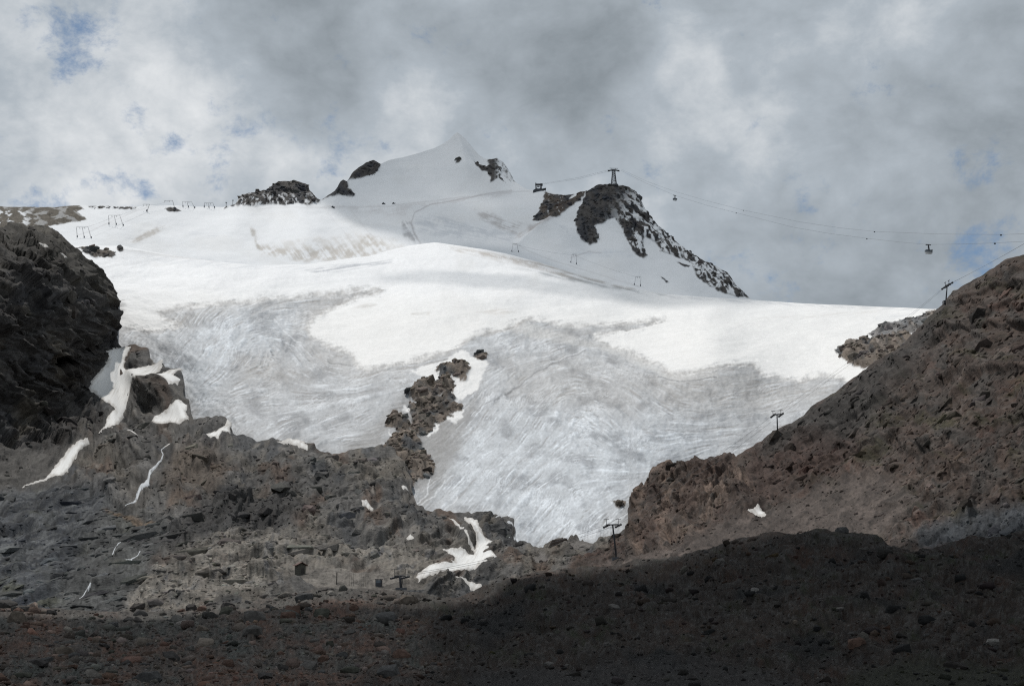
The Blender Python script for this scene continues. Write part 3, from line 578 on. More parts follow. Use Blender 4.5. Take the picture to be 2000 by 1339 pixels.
for k, lb in {1: 'grey and rusty moraine rubble between the ice front and the terrace', 2: 'blue-grey bedding slabs at the lower left', 3: 'dark brown cliff at the left edge', 4: 'brown rocky hillside rising at the right', 5: 'pale ledges and dark crag above the boulder field'}.items():
    tag(mg_obj[k], lb, kind='structure')

# ---- glacier
GL = Sheet(lambda x: np.maximum(np.maximum(C4(x), C5(x)) + 26, C5(x) + 30), C5, 318, [
    (-400, 500, 1250), (0, 600, 1150), (240, 482, 1330), (236, 680, 1090), (300, 720, 1020), (370, 830, 900), (450, 855, 830), (600, 880, 785), (660, 895, 775), (745, 878, 770), (850, 920, 715), (812, 990, 610), (900, 1015, 575), (1000, 1030, 545), (1050, 1075, 512), (1160, 1062, 505), (1236, 1000, 560), (1244, 955, 605), (1350, 912, 660), (1440, 900, 668), (1500, 858, 690), (1620, 775, 720), (1705, 718, 745), (1832, 606, 860), (2400, 640, 900),
    (400, 700, 990), (550, 750, 930), (700, 800, 850), (650, 650, 1080), (450, 590, 1160), (850, 760, 880), (900, 680, 985), (1000, 600, 1150), (1250, 750, 820), (1100, 850, 720), (1400, 650, 960), (1500, 750, 800), (1050, 980, 600),
    (300, 492, 1340), (500, 520, 1330), (600, 517, 1360), (720, 500, 1420), (850, 474, 1480), (1000, 498, 1430), (1150, 541, 1370), (1300, 573, 1330), (1450, 584, 1280), (1600, 593, 1200), (1800, 603, 1020)],
    [(.015, 1.5), (.04, 6), (.08, 16), (.14, 34)])
ROCKS_GL = [
 ('topmost dark rock island between the two ice tongues, ringed by snow', [(851, 724), (862, 713), (890, 706), (912, 709), (918, 720), (910, 741), (895, 742), (880, 735), (857, 733)], 10),
 ('wide dark rock island just below the topmost one on the ice', [(792, 772), (800, 763), (815, 748), (850, 742), (862, 737), (882, 738), (887, 752), (884, 766), (862, 768), (842, 776), (815, 782), (800, 780)], 11),
 ('dark rock island left of the lower snow scraps on the ice', [(814, 790), (828, 778), (845, 774), (870, 767), (882, 768), (892, 784), (906, 797), (900, 804), (872, 811), (858, 803), (840, 800), (822, 796)], 10),
 ('brown rock knob at the left edge of the rock islands', [(752, 828), (762, 812), (780, 806), (792, 812), (800, 824), (806, 834), (790, 840), (768, 838)], 8),
 ('small rock knob above the dirty ice channel', [(814, 822), (828, 813), (842, 813), (850, 826), (834, 831), (822, 830)], 6),
 ('low rusty rock tongue joining the rock islands to the moraine', [(738, 884), (752, 868), (768, 848), (785, 838), (806, 838), (822, 856), (830, 880), (848, 905), (852, 918), (836, 930), (818, 934), (804, 955), (790, 950), (770, 900)], 8),
 ('broken brown rubble strip linking the rock islands in the ice', [(800, 782), (830, 790), (870, 806), (884, 812), (866, 822), (846, 832), (836, 846), (812, 846), (800, 836), (806, 812), (796, 796)], 5),
 ('tiny brown rock poking out of the upper ice beside the snow', [(924, 692), (935, 686), (946, 683), (952, 692), (947, 700), (932, 701)], 5),
 ('lone dark rock in a melt hole near the ice snout', [(1197, 979), (1207, 975), (1222, 977), (1222, 983), (1210, 996), (1202, 990)], 7),
 ('pale brown crag jutting from the right hillside into the snow', [(1631, 686), (1645, 676), (1662, 668), (1685, 663), (1712, 662), (1740, 656), (1775, 640), (1785, 662), (1745, 695), (1708, 711), (1690, 719), (1670, 716), (1652, 705), (1640, 696)], 9),
 ('grey crag at the right snow edge below the skyline', [(1694, 654), (1706, 645), (1722, 637), (1748, 629), (1770, 625), (1800, 614), (1836, 602), (1842, 612), (1800, 650), (1770, 650), (1735, 662), (1712, 660)], 6),
 ('dark rock band beside the snow above the left cliff', [(150, 484), (170, 481), (196, 483), (205, 486), (228, 492), (226, 500), (205, 500), (196, 503), (178, 500)], 5),
 ('small separate rock at the end of the left rock band', [(228, 487), (236, 484), (245, 489), (236, 492)], 3)]
def shade_gl(S):
    px, py = S.px.astype(np.float32), S.py.astype(np.float32)
    n1 = fbm(px / 120, py / 70, 4, 200); n2 = fbm(px / 30, py / 20, 4, 201)
    wx = px + 11 * fbm(px / 45, py / 25, 4, 202); wy = py + 6 * fbm(px / 45, py / 25, 4, 203)
    ice_poly = [(205, 660), (225, 640), (262, 637), (300, 641), (335, 639), (348, 628), (318, 618), (308, 607), (340, 598), (420, 592), (500, 584), (560, 579), (640, 574), (690, 566), (742, 561), (745, 566), (700, 580), (655, 597), (615, 617), (600, 637), (607, 658), (650, 675), (688, 690), (700, 718), (716, 725), (790, 708), (850, 692), (893, 676), (905, 668), (922, 656), (958, 642), (1000, 632), (1030, 621), (1075, 628), (1120, 634), (1200, 632), (1300, 626), (1240, 645), (1165, 656), (1190, 674), (1225, 683), (1255, 697), (1290, 712), (1312, 728), (1345, 727), (1400, 717), (1440, 712), (1470, 712), (1492, 735), (1560, 739), (1610, 732), (1640, 738), (1662, 748), (1760, 720), (1800, 1200), (200, 1200)]
    sd = sdist(wx, wy, ice_poly, 80)
    st_edge = lic(px, py, np.full(px.shape, .25, np.float32), 6, 50, 219)
    ice = sstep(-9, 8, sd + 9 * st_edge + 10 * fbm(px / 16, py / 9, 3, 205) + 5 * fbm(px / 5, py / 3.5, 2, 215))
    # direction in which the bands of the ice run, in radians above the horizontal
    ang = np.radians(np.where(px < 760, np.interp(px, [230, 330, 450, 700], [62, 55, 35, 24]), np.interp(py, [650, 760, 900, 1000, 1060], [14, 18, 28, 46, 60])) + 34 * fbm(px / 210, py / 130, 2, 207))
    for cx, cy, ra, rb_, st in ((1130, 860, 190, 190, 150), (520, 700, 120, 80, 110)):      # bands that bend round the bulges of the ice
        ex, ey = (px - cx) / ra, (py - cy) / rb_; w = np.exp(-((px - cx) / st / 1.4) ** 2 - ((py - cy + (90 if cx > 800 else 0)) / st) ** 2); ta = np.arctan2(ex / ra, -ey / rb_ * 1.0)
        ta = np.arctan(np.tan(np.clip(-np.arctan2(ex / ra, np.maximum(.15, np.abs(ey)) / rb_), -1.2, 1.2))); ang = ang * (1 - w) + ta * w
    ang = ang.astype(np.float32)
    s1 = lic(px, py, ang, 3.6, 64, 210); s2 = lic(px, py, ang, 13, 170, 211); s3 = lic(px, py, ang + .45, 5, 36, 212); s4 = lic(px, py, ang - .2, 3.0, 22, 213)
    s1 = s1 * (.3 + .95 * sstep(-.3, .35, fbm(px / 48, py / 30, 3, 218))); s2 = s2 * 1.2      # bands come and go along the ice
    c = np.empty(px.shape + (3,), np.float32)
    # snow: white above, a little creamier lower down where dust has gathered
    c[:] = (.80, .805, .81); c = mixc(c, (.79, .783, .765), sstep(520, 640, py)); c = mixc(c, (.74, .73, .71), .45 * sstep(.1, .5, n1))
    sn = lic(px, py, np.full(px.shape, .12, np.float32), 7, 110, 214)
    c = c * (1 + .04 * sn + .03 * n2 + .04 * fbm(px / 6, py / 3, 2, 216))[..., None]
    ic = np.empty_like(c); ic[:] = (.44, .455, .47)
    ic = mixc(ic, (.62, .645, .67), sstep(.0, .5, s2 * .55 + s1 * .75 + .2 * n2))
    ic = mixc(ic, (.25, .247, .246), .85 * sstep(.1, .5, -s1 * .9 - s2 * .4 + .2 * n2))
    ic = mixc(ic, (.22, .22, .225), .55 * sstep(.35, .7, -s4 - .4 * s3))
    ic = mixc(ic, (.66, .69, .71), .6 * sstep(.45, .85, s4 + .5 * s3))
    crev = np.clip(1 - np.abs(s1) * 3.2, 0, 1) * sstep(.0, .35, fbm(px / 60, py / 40, 3, 208)); ic = mixc(ic, (.17, .18, .195), .75 * crev)
    crev2 = np.clip(1 - np.abs(s3) * 4.5, 0, 1) * sstep(.05, .35, fbm(px / 80, py / 50, 3, 209)); ic = mixc(ic, (.72, .745, .77), .6 * crev2)
    blue = np.maximum(zone(wx, wy, [(390, 610), (520, 600), (560, 640), (500, 700), (450, 720), (400, 780), (340, 740), (340, 660)], 40), zone(wx, wy, [(900, 840), (1000, 800), (1300, 830), (1400, 870), (1250, 940), (1150, 1040), (1050, 1070), (900, 990), (850, 950)], 45))
    ic = mixc(ic, ic * np.float32([1.15, 1.18, 1.205]), .9 * blue)
    for poly, a in (([(455, 690), (540, 690), (545, 715), (600, 730), (605, 748), (540, 752), (470, 742)], .6), ([(600, 590), (690, 568), (745, 562), (690, 585), (640, 605), (610, 640), (580, 640)], .55), ([(980, 700), (1120, 690), (1230, 700), (1280, 740), (1240, 800), (1150, 790), (1000, 780)], .35), ([(1260, 735), (1420, 718), (1480, 722), (1500, 745), (1640, 742), (1620, 775), (1480, 800), (1300, 790)], .6), ([(600, 660), (690, 690), (705, 725), (800, 710), (900, 672), (880, 700), (780, 740), (690, 745), (600, 700)], .5), ([(300, 605), (480, 590), (560, 582), (520, 600), (400, 615), (350, 640)], .5), ([(1020, 640), (1280, 628), (1200, 646), (1060, 660)], .5)):
        ic = mixc(ic, (.36, .335, .305), a * zone(wx, wy, poly, 22) * (.65 + .5 * np.clip(-s1 - s4, -.6, .7)))
    # silt-grey ice along the rock
    for poly, a in (([(640, 900), (700, 850), (760, 800), (800, 760), (790, 810), (755, 850), (745, 890), (690, 900)], .75), ([(800, 1000), (850, 930), (875, 860), (905, 800), (935, 760), (925, 800), (895, 880), (870, 930), (840, 985)], .8), ([(755, 870), (800, 800), (905, 800), (880, 860), (850, 935), (820, 960), (780, 900)], .9), ([(1000, 1040), (1060, 1085), (1180, 1075), (1240, 1030), (1250, 950), (1225, 960), (1215, 1010), (1150, 1045), (1060, 1050)], .3), ([(480, 870), (660, 900), (640, 860), (520, 845), (450, 830)], .4), ([(860, 1000), (1000, 1030), (1000, 1000), (900, 985)], .4)):
        ic = mixc(ic, (.185, .178, .17), a * zone(wx, wy, poly, 14) * (.8 + .3 * np.clip(-s1, -.5, .5)))
    # the pale rim of old firn that follows the snow line
    rim = zone(wx, wy, buffer_line([(1000, 634), (1080, 655), (1180, 676), (1250, 702), (1310, 738), (1400, 732)], [22, 20, 16, 14, 13, 10]), 5); ic = mixc(ic, (.58, .575, .56), .6 * rim)
    edge = np.clip(1 - np.abs(sd) / 9, 0, 1); ic = mixc(ic, (.40, .375, .345), .55 * edge)
    for ln, w in (([(985, 768), (1040, 732), (1110, 695), (1150, 682)], 1.8), ([(930, 800), (980, 770), (1020, 748)], 1.4), ([(640, 705), (680, 712), (720, 722)], 1.6), ([(1285, 735), (1330, 745), (1400, 738)], 1.8)):   # open cracks
        ic = mixc(ic, (.14, .145, .155), .8 * zone(px + 2 * n2, py + 3 * n2, buffer_line(ln, w), 1.2))
    for ln, w in (([(535, 620), (548, 636), (560, 650), (575, 662), (590, 668)], 2.2), ([(810, 988), (835, 960), (838, 930)], 2.5), ([(860, 1008), (870, 990), (895, 970)], 2.2), ([(820, 985), (850, 965), (870, 935)], 2.), ([(1060, 715), (1130, 685), (1170, 678)], 1.6)):   # meltwater runnels
        ic = mixc(ic, (.72, .74, .76), .7 * zone(px + 4 * n2, py + 3 * n2, buffer_line(ln, w), 1.2))
    n5 = fbm(px / 5, py / 4, 2, 206); ic = ic * (.93 + .22 * n5 + .18 * n2 + .12 * n1)[..., None]
    c = c * (1 - ice[..., None]) + ic * ice[..., None]
    # dust and bare streaks on the snow
    hatch = lic(px, py, np.where((py < 600) & (px > 860), -.28, .15).astype(np.float32), 4, 70, 220)
    for poly, col, a in (([(596, 530), (640, 520), (700, 515), (768, 508), (765, 514), (720, 523), (660, 534), (620, 536)], (.40, .42, .45), .95), ([(690, 602), (712, 595), (735, 596), (715, 606)], (.50, .48, .45), .8), ([(804, 614), (840, 612), (838, 616), (806, 617)], (.45, .42, .38), .8), ([(930, 610), (970, 602), (1010, 607), (980, 618)], (.58, .55, .51), .6),
                         ([(880, 482), (960, 494), (1050, 512), (1130, 537), (1240, 562), (1230, 566), (1120, 546), (1000, 512), (900, 492)], (.40, .36, .32), .85), ([(1000, 520), (1100, 538), (1200, 558), (1300, 574), (1290, 577), (1180, 560), (1060, 538)], (.30, .32, .33), .7), ([(1300, 575), (1450, 586), (1800, 604), (1790, 607), (1450, 591), (1310, 581)], (.52, .53, .55), .7), ([(1480, 622), (1600, 612), (1740, 606), (1700, 610), (1560, 620)], (.6, .57, .54), .5), ([(1700, 620), (1760, 612), (1800, 608), (1760, 622), (1725, 632)], (.55, .56, .58), .5),
                         ([(240, 490), (400, 510), (560, 522), (600, 520), (590, 530), (450, 528), (330, 515)], (.58, .6, .63), .5), ([(225, 590), (240, 582), (250, 600), (238, 618), (228, 612)], (.2, .2, .2), .55)):
        m = a * zone(wx * .5 + px * .5, wy * .3 + py * .7, poly, 4) * sstep(-.45, .35, hatch + .6 * n2); c = mixc(c, col, m)
    for ln, w, a in (([(235, 487), (300, 495), (400, 507), (500, 513), (620, 514)], 2.0, .5), ([(240, 491), (320, 500), (430, 512)], 1.4, .35)): c = mixc(c, (.38, .38, .38), a * zone(px, py + 2 * n2, buffer_line(ln, w), 1.3))
    rx = px + 9 * fbm(px / 17, py / 13, 4, 230, .6); ry = py + 9 * fbm(px / 17, py / 13, 4, 231, .6)
    snow_isle = zone(rx, ry, [(800, 727), (825, 714), (860, 710), (888, 688), (905, 679), (918, 693), (945, 702), (958, 706), (945, 722), (934, 757), (908, 774), (890, 784), (878, 768), (862, 745), (830, 735)], 2.5)
    for poly in ([(788, 790), (800, 795), (830, 800), (815, 806), (797, 802), (788, 800)], [(852, 812), (880, 808), (908, 800), (905, 812), (890, 826), (868, 818)], [(757, 838), (765, 850), (790, 848), (782, 856), (763, 858)], [(825, 845), (845, 835), (860, 825), (855, 838), (838, 848)]): snow_isle = np.maximum(snow_isle, zone(rx, ry, poly, 1.8))
    c = mixc(c, (.76, .755, .74), snow_isle)
    for poly in ([(1650, 745), (1690, 718), (1725, 700), (1720, 712), (1670, 750)],): c = mixc(c, (.80, .79, .77), zone(px, py, poly, 3))
    # relief: undulating snow, banded and pitted ice
    und = 10 * fbm(px / 230, py / 70, 3, 240) + 2.2 * fbm(px / 70, py / 22, 3, 241)
    # the shallow trough across the dome
    tr = zone(px, py, [(760, 545), (850, 525), (960, 520), (1080, 540), (1180, 562), (1050, 572), (900, 562)], 30)
    d = und * (1 - .4 * ice) - 4 * tr + ice * (.9 * s1 + 1.9 * s2 + .6 * s4 + 2.2 * n2) + (1 - ice) * (.3 * sn + .5 * fbm(px / 14, py / 6, 3, 217)) - 2.0 * sstep(-6, 8, sd) * sstep(-.3, .3, n1)
    top = np.clip((py - C5(px)) / 40, 0, 1); d = d * (.25 + .75 * top)
    S.reg = np.full(px.shape, 1, np.int32)
    rk = blur(1.1 * facet(px / 17, py / 13, 250) + .5 * facet(px / 8, py / 6, 253), 1); rk2 = ridged(px / 42, py / 30, 3, 251) + .6 * facet(px / 36, py / 24, 254); rb = fbm(px / 9, py / 7, 3, 252)
    for i, (lab, poly, h) in enumerate(ROCKS_GL):
        s_ = sdist(rx, ry, poly, 30); m = sstep(-1.2, 1.2, s_)
        d = d + sstep(-4, 12, s_) * (s_ > -4) * h * (.7 + 1.0 * rk + .5 * rk2)
        rc = np.empty_like(c); rc[:] = (.105, .092, .080) if i not in (9, 10) else (.22, .19, .165)
        rc = mixc(rc, (.17, .14, .115), sstep(.05, .5, rk2 + .5 * rb)); rc = mixc(rc, (.085, .087, .09), sstep(.0, .4, -n2))
        if i == 10: rc = mixc(rc, (.20, .205, .21), .6 * sstep(-.2, .3, rk2))
        rc = rc * (.6 + .7 * cells(px / 13, py / 9, 255))[..., None]
        c = c * (1 - m[..., None]) + (rc * (1 + .3 * rb)[..., None]) * m[..., None]
        S.reg[s_ > 0] = 10 + i
    S.disp = d; S.col = np.clip(c, .02, .9)
shade_gl(GL); GL.finish()
GN = {1: 'glacier'}; GM = {1: 'ice'}
for i in range(len(ROCKS_GL)): GN[10 + i] = 'rock_outcrop'; GM[10 + i] = 'rock'
gl_obj = GL.split(GN, GM)
tag(gl_obj[1], 'grey banded glacier with white snow cover and two tongues', kind='structure')
for i, (lab, poly, h) in enumerate(ROCKS_GL):
    if 10 + i in gl_obj: tag(gl_obj[10 + i], lab, 'rock outcrop', 'rocks standing out of the lower glacier')

# ---- upper snowfield, summit and the cable car peak
UG = Sheet(lambda x: np.maximum(C5(x) + 16, C7(x) + 24), C7, 155, [
    (-400, 480, 1420), (-400, 405, 1560), (0, 406, 1580), (0, 440, 1480), (200, 440, 1460), (170, 460, 1420), (240, 482, 1400), (300, 405, 1600), (440, 404, 1720), (400, 510, 1400), (600, 520, 1430), (600, 460, 1560), (460, 440, 1580), (580, 357, 1900), (540, 402, 1820), (660, 404, 1900), (650, 372, 2050), (720, 318, 2350), (730, 380, 2150), (800, 400, 2050), (800, 440, 1780), (850, 476, 1600),
    (893, 275, 2650), (860, 360, 2350), (960, 312, 2550), (975, 370, 2300), (1005, 356, 2450), (1050, 372, 2200), (950, 420, 1950), (1000, 480, 1620), (1040, 432, 1850), (1100, 383, 2150), (1100, 470, 1700), (1165, 365, 2080), (1200, 361, 2050), (1243, 377, 2050), (1140, 430, 1880), (1150, 480, 1760), (1200, 440, 1860), (1200, 520, 1580), (1300, 455, 1950), (1260, 520, 1640), (1340, 560, 1500), (1380, 515, 1800), (1460, 581, 1620), (1800, 620, 1400), (2400, 660, 1400)],
    [(.015, 2), (.04, 7), (.09, 22), (.16, 50)])
ROCKS_UG = [
 ('long dark jagged rock ridge on the skyline left of the summit', [(437, 406), (440, 400), (460, 397), (466, 384), (482, 379), (500, 374), (522, 371), (533, 361), (545, 355), (575, 352), (599, 358), (606, 374), (614, 380), (626, 390), (624, 398), (612, 396), (604, 402), (580, 399), (560, 403), (530, 401), (500, 403), (470, 401), (458, 402)], 7),
 ('small pointed rock between the long ridge and the summit snow', [(627, 391), (640, 382), (655, 370), (662, 353), (671, 347), (680, 356), (680, 366), (693, 378), (690, 383), (676, 381), (660, 380), (648, 384), (636, 389)], 6),
 ('tilted dark rock block on the left summit ridge', [(677, 353), (688, 334), (702, 322), (715, 314), (730, 310), (744, 320), (737, 335), (722, 343), (700, 349), (686, 349)], 6),
 ('dark rock band flecked with snow on the right shoulder of the summit', [(924, 322), (932, 324), (940, 322), (947, 325), (955, 322), (953, 312), (970, 306), (987, 315), (996, 335), (1006, 356), (994, 355), (980, 340), (976, 347), (988, 357), (972, 350), (962, 354), (957, 358), (957, 346), (950, 336), (938, 334), (930, 331)], 5),
 ('two tiny dark rocks in the middle of the summit snow face', [(890, 321), (894, 317), (900, 320), (903, 325), (898, 329), (891, 328)], 3),
 ('brown rock rib below the upper cable car station', [(1040, 432), (1046, 420), (1055, 412), (1052, 408), (1060, 396), (1064, 388), (1060, 382), (1066, 374), (1085, 380), (1102, 379), (1122, 378), (1112, 389), (1126, 386), (1146, 374), (1162, 366), (1152, 382), (1135, 397), (1112, 413), (1090, 428), (1062, 435)], 5),
 ('big dark rock peak carrying the lattice cable car tower', [(1125, 455), (1123, 432), (1131, 412), (1142, 394), (1152, 382), (1160, 370), (1166, 359), (1200, 356), (1226, 361), (1245, 374), (1254, 395), (1274, 424), (1304, 454), (1344, 486), (1384, 512), (1424, 531), (1437, 551), (1464, 583), (1430, 579), (1414, 573), (1398, 567), (1375, 553), (1357, 540), (1352, 520), (1343, 509), (1318, 500), (1290, 491), (1284, 480), (1272, 468), (1257, 464), (1256, 484), (1263, 500), (1256, 506), (1244, 500), (1232, 485), (1221, 465), (1214, 444), (1199, 425), (1186, 432), (1175, 441), (1161, 444), (1169, 464), (1166, 475), (1152, 480), (1136, 470)], 7),
 ('broad brown rock slope patched with snow at the far left skyline', [(-800, 396), (0, 400), (60, 398), (110, 401), (152, 400), (165, 410), (150, 415), (160, 421), (170, 428), (150, 434), (110, 440), (60, 446), (-800, 470)], 3),
 ('thin dark rock strip along the left skyline', [(170, 400), (200, 397), (240, 401), (268, 405), (262, 410), (240, 409), (205, 407), (180, 408)], 2),
 ('small dark rock mound under the leaning lift gantry', [(321, 408), (332, 405), (344, 406), (354, 412), (345, 414), (330, 413)], 2.5),
 ('narrow dark rock sliver in the snow left of the peak foot', [(1290, 540), (1296, 541), (1307, 552), (1303, 553)], 2),
 ('short dark rock streak below the right flank of the peak', [(1322, 512), (1335, 514), (1348, 521), (1346, 523), (1332, 519)], 2)]
def shade_ug(S):
    px, py = S.px.astype(np.float32), S.py.astype(np.float32)
    n1 = fbm(px / 110, py / 50, 4, 300); n2 = fbm(px / 24, py / 16, 4, 301)
    wx = px + 8 * fbm(px / 40, py / 22, 4, 302); wy = py + 4 * fbm(px / 40, py / 22, 4, 303)
    c = np.empty(px.shape + (3,), np.float32); c[:] = (.78, .79, .80)
    c = mixc(c, (.72, .72, .715), .5 * sstep(.0, .4, n1)); c = c * (1 + .03 * n2)[..., None]
    def streaks(deg, wl=3.5, ln=46, seed=310): return lic(px, py, np.full(px.shape, math.radians(deg), np.float32), wl, ln, seed)
    def dust(poly, col, a, deg, soft=5, seed=310, lo=-.4, hi=.4):
        nonlocal c
        c = mixc(c, col, a * zone(wx, wy, poly, soft) * sstep(lo, hi, .55 * streaks(deg, 3, 30, seed) + .6 * streaks(deg + 6, 9, 60, seed + 40) + .9 * n2))
    dust([(490, 445), (502, 452), (505, 478), (560, 486), (640, 480), (700, 478), (705, 462), (722, 458), (742, 470), (760, 485), (700, 503), (620, 508), (560, 506), (515, 496), (500, 480)], (.42, .385, .34), .85, -52)
    dust([(500, 480), (560, 470), (700, 455), (780, 470), (790, 485), (740, 500), (600, 510), (510, 500)], (.55, .52, .48), .5, -52)
    dust([(488, 446), (500, 450), (504, 470), (510, 490), (502, 488), (497, 465)], (.40, .37, .33), .8, -70, 2)
    dust([(785, 432), (805, 432), (806, 450), (822, 474), (800, 474), (788, 460)], (.33, .33, .34), .8, -62, 4, 312)
    dust([(248, 474), (275, 458), (300, 446), (318, 440), (335, 443), (310, 453), (290, 466), (262, 476)], (.45, .42, .385), .85, 24, 3, 313)
    dust([(805, 425), (850, 420), (950, 445), (1010, 455), (1000, 475), (900, 470), (820, 455)], (.46, .49, .53), .55, -14, 8, 314)
    dust([(925, 410), (960, 415), (1000, 435), (1040, 440), (1080, 432), (1050, 450), (1015, 462), (990, 452), (950, 432)], (.44, .42, .41), .8, -22, 5, 315)
    dust([(1005, 466), (1020, 452), (1050, 440), (1075, 432), (1040, 455), (1015, 470)], (.48, .43, .41), .7, 30, 3, 316)
    dust([(600, 405), (760, 400), (900, 386), (1000, 372), (1000, 380), (900, 396), (800, 412), (790, 424), (770, 420), (700, 412)], (.60, .585, .585), .6, 8, 5, 317)
    dust([(1085, 440), (1105, 445), (1112, 462), (1095, 455)], (.48, .51, .55), .6, -45, 3, 318)
    dust([(1120, 495), (1180, 490), (1250, 498), (1230, 503), (1170, 500)], (.56, .6, .65), .5, 2, 4, 319)
    dust([(350, 450), (400, 455), (430, 458), (420, 466), (370, 460)], (.6, .62, .65), .5, 2, 4, 320)
    dust([(280, 500), (420, 505), (500, 512), (430, 520), (320, 512)], (.58, .6, .63), .5, 0, 6, 321)
    dust([(885, 284), (898, 282), (925, 310), (945, 325), (915, 320), (900, 305)], (.62, .645, .67), .5, -65, 4, 322)
    for ln, w, a in (([(1000, 372), (950, 377), (900, 388), (840, 400), (810, 415), (803, 432), (808, 455), (822, 476)], 2.2, .6), ([(640, 403), (760, 402), (880, 386), (990, 376), (1040, 372)], 1.6, .4), ([(685, 408), (700, 425), (718, 452), (735, 468)], 1.2, .4), ([(640, 415), (660, 440), (690, 475)], 1.1, .25), ([(150, 460), (200, 440), (250, 418), (290, 404)], 1.5, .35), ([(185, 462), (240, 436), (290, 412)], 1.3, .25), ([(1115, 503), (1150, 490), (1175, 494)], 1.8, .5), ([(1000, 478), (1060, 500), (1150, 530), (1250, 560)], 1.5, .3), ([(500, 408), (600, 406), (700, 405)], 1.2, .3)):
        c = mixc(c, (.42, .40, .40), a * zone(px + 2 * n2, py + 1.5 * n2, buffer_line(ln, w), 1.2))
    d = 5 * fbm(px / 160, py / 60, 3, 330) + 1.2 * fbm(px / 40, py / 16, 3, 331) + .35 * streaks(-30, 4, 60, 332)
    # the snow arete that runs down from the tower peak, and the gully right of the summit cone
    x_ar = np.interp(py, [374, 384, 410, 440, 470, 492], [1172, 1145, 1105, 1062, 1028, 1000]).astype(np.float32)
    da = px - x_ar; on = sstep(372, 384, py) * sstep(500, 470, py)
    d += on * 11 * np.exp(-np.abs(da) / 26) * np.where(da < 0, np.exp(-np.abs(da) / 30), 1)
    xs = np.interp(py, [274, 300, 330, 352], [893, 902, 910, 914]).astype(np.float32); on2 = sstep(360, 330, py)
    d += on2 * (15 * np.exp(-np.abs(px - xs) / 26) - 6 * np.exp(-((px - xs - 34) / 16) ** 2) + .8 * ridged(px / 30, py / 90, 2, 334) * sstep(4, 30, py - C7(px)))
    S.reg = np.full(px.shape, 1, np.int32)
    S.reg[sdist(px, py, [(620, 404), (640, 200), (1100, 200), (1060, 372), (1000, 374), (900, 387), (800, 402), (700, 405)], 30) > 0] = 2
    rx = px + 3.5 * fbm(px / 11, py / 8, 3, 340); ry = py + 3 * fbm(px / 11, py / 8, 3, 341)
    rk = .5 * ridged(px / 16, py / 13, 4, 342) + .7 * facet(px / 12, py / 10, 346); rk2 = ridged(px / 40, py / 26, 3, 343); rb = fbm(px / 6, py / 5, 3, 344)
    a45, b45 = rot(px, py, -47); gul = ridged(a45 / 60, b45 / 9, 4, 345)
    for i, (lab, poly, h) in enumerate(ROCKS_UG):
        s_ = sdist(rx, ry, poly, 24); m = sstep(-1, 1, s_)
        top = np.clip((py - C7(px)) / 8, 0, 1)
        d = d + sstep(-3, 9, s_) * (s_ > -3) * h * (.55 + .75 * rk + .4 * rk2) * (.35 + .65 * top)
        rc = np.empty_like(c); rc[:] = (.052, .053, .058); rc = mixc(rc, (.072, .066, .062), sstep(0, .5, rk2)); rc = mixc(rc, (.036, .038, .044), sstep(0, .4, -n2))
        if i == 7: rc[:] = (.12, .105, .085)
        if i == 5: rc = mixc(rc, (.11, .082, .062), .7 * sstep(-.2, .3, n2))
        snow = np.zeros_like(px)
        if i == 6:   # snow caught on the ledges of the right flank
            fl = sstep(1195, 1260, px + .5 * (py - 380)); snow = sstep(.36, .52, gul * .8 + .35 * rb + .45 * fbm(px / 22, py / 14, 3, 351)) * fl * sstep(-2, 3, s_); snow = np.maximum(snow, .5 * sstep(.6, .75, rb) * (1 - fl) * .7); snow = np.maximum(snow, sstep(368, 362, py) * sstep(-.3, .2, rb))
        elif i == 3: snow = sstep(.05, .35, gul * .6 + rb) * sstep(962, 975, px)
        elif i == 7: snow = sstep(.02, .22, fbm(px / 22, py / 9, 3, 350) + .2 * rb) * np.clip(sstep(70, 30, px) * sstep(412, 418, py) + .35, 0, 1)
        elif i in (0, 1): snow = sstep(.3, .5, rb + .5 * gul) * sstep(380, 396, py) * .9
        elif i in (8,): snow = sstep(.1, .3, rb + n2)
        elif i == 5: snow = sstep(.45, .6, rb + .2 * gul) * .8
        m = m * (1 - snow)
        c = c * (1 - m[..., None]) + (rc * (1 + .45 * rb)[..., None]) * m[..., None]
        S.reg[s_ > 0] = 10 + i
    S.disp = d; S.col = np.clip(c, .02, .88)
shade_ug(UG); UG.finish()
UN = {1: 'snowfield_upper', 2: 'summit'}; UM = {1: 'snow', 2: 'snow'}
for i in range(len(ROCKS_UG)): UN[10 + i] = 'rock_outcrop'; UM[10 + i] = 'rock'
ug_obj = UG.split(UN, UM)
tag(ug_obj[1], 'upper snowfield with brown dust streaks and piste tracks', kind='structure'); tag(ug_obj[2], 'white snow cone of the summit', kind='structure')
for i, (lab, poly, h) in enumerate(ROCKS_UG):
    if 10 + i in ug_obj: tag(ug_obj[10 + i], lab, 'rock outcrop', 'rocks standing out of the upper snow')

# ---- valley ground that carries on behind and beside the view
def valley():
    n = 61; xs = np.linspace(-4000, 4000, n); ys = np.linspace(-3000, 4600, n)
    X, Y = np.meshgrid(xs, ys); Z = -22 + 6 * fbm(X / 300, Y / 300, 4, 400) - sstep(0, 200, Y) * 12
    V = np.stack([X, Y, Z], -1).reshape(-1, 3); i = np.arange(n * n).reshape(n, n)
    q = np.stack([i[:-1, :-1], i[:-1, 1:], i[1:, 1:], i[1:, :-1]], -1).reshape(-1, 4)
    c = np.empty((n * n, 3), np.float32); c[:] = (.08, .075, .06)
    return tag(mesh_from_grid('ground', V, q, c, M['rock']), 'dark valley floor', kind='structure')
valley()

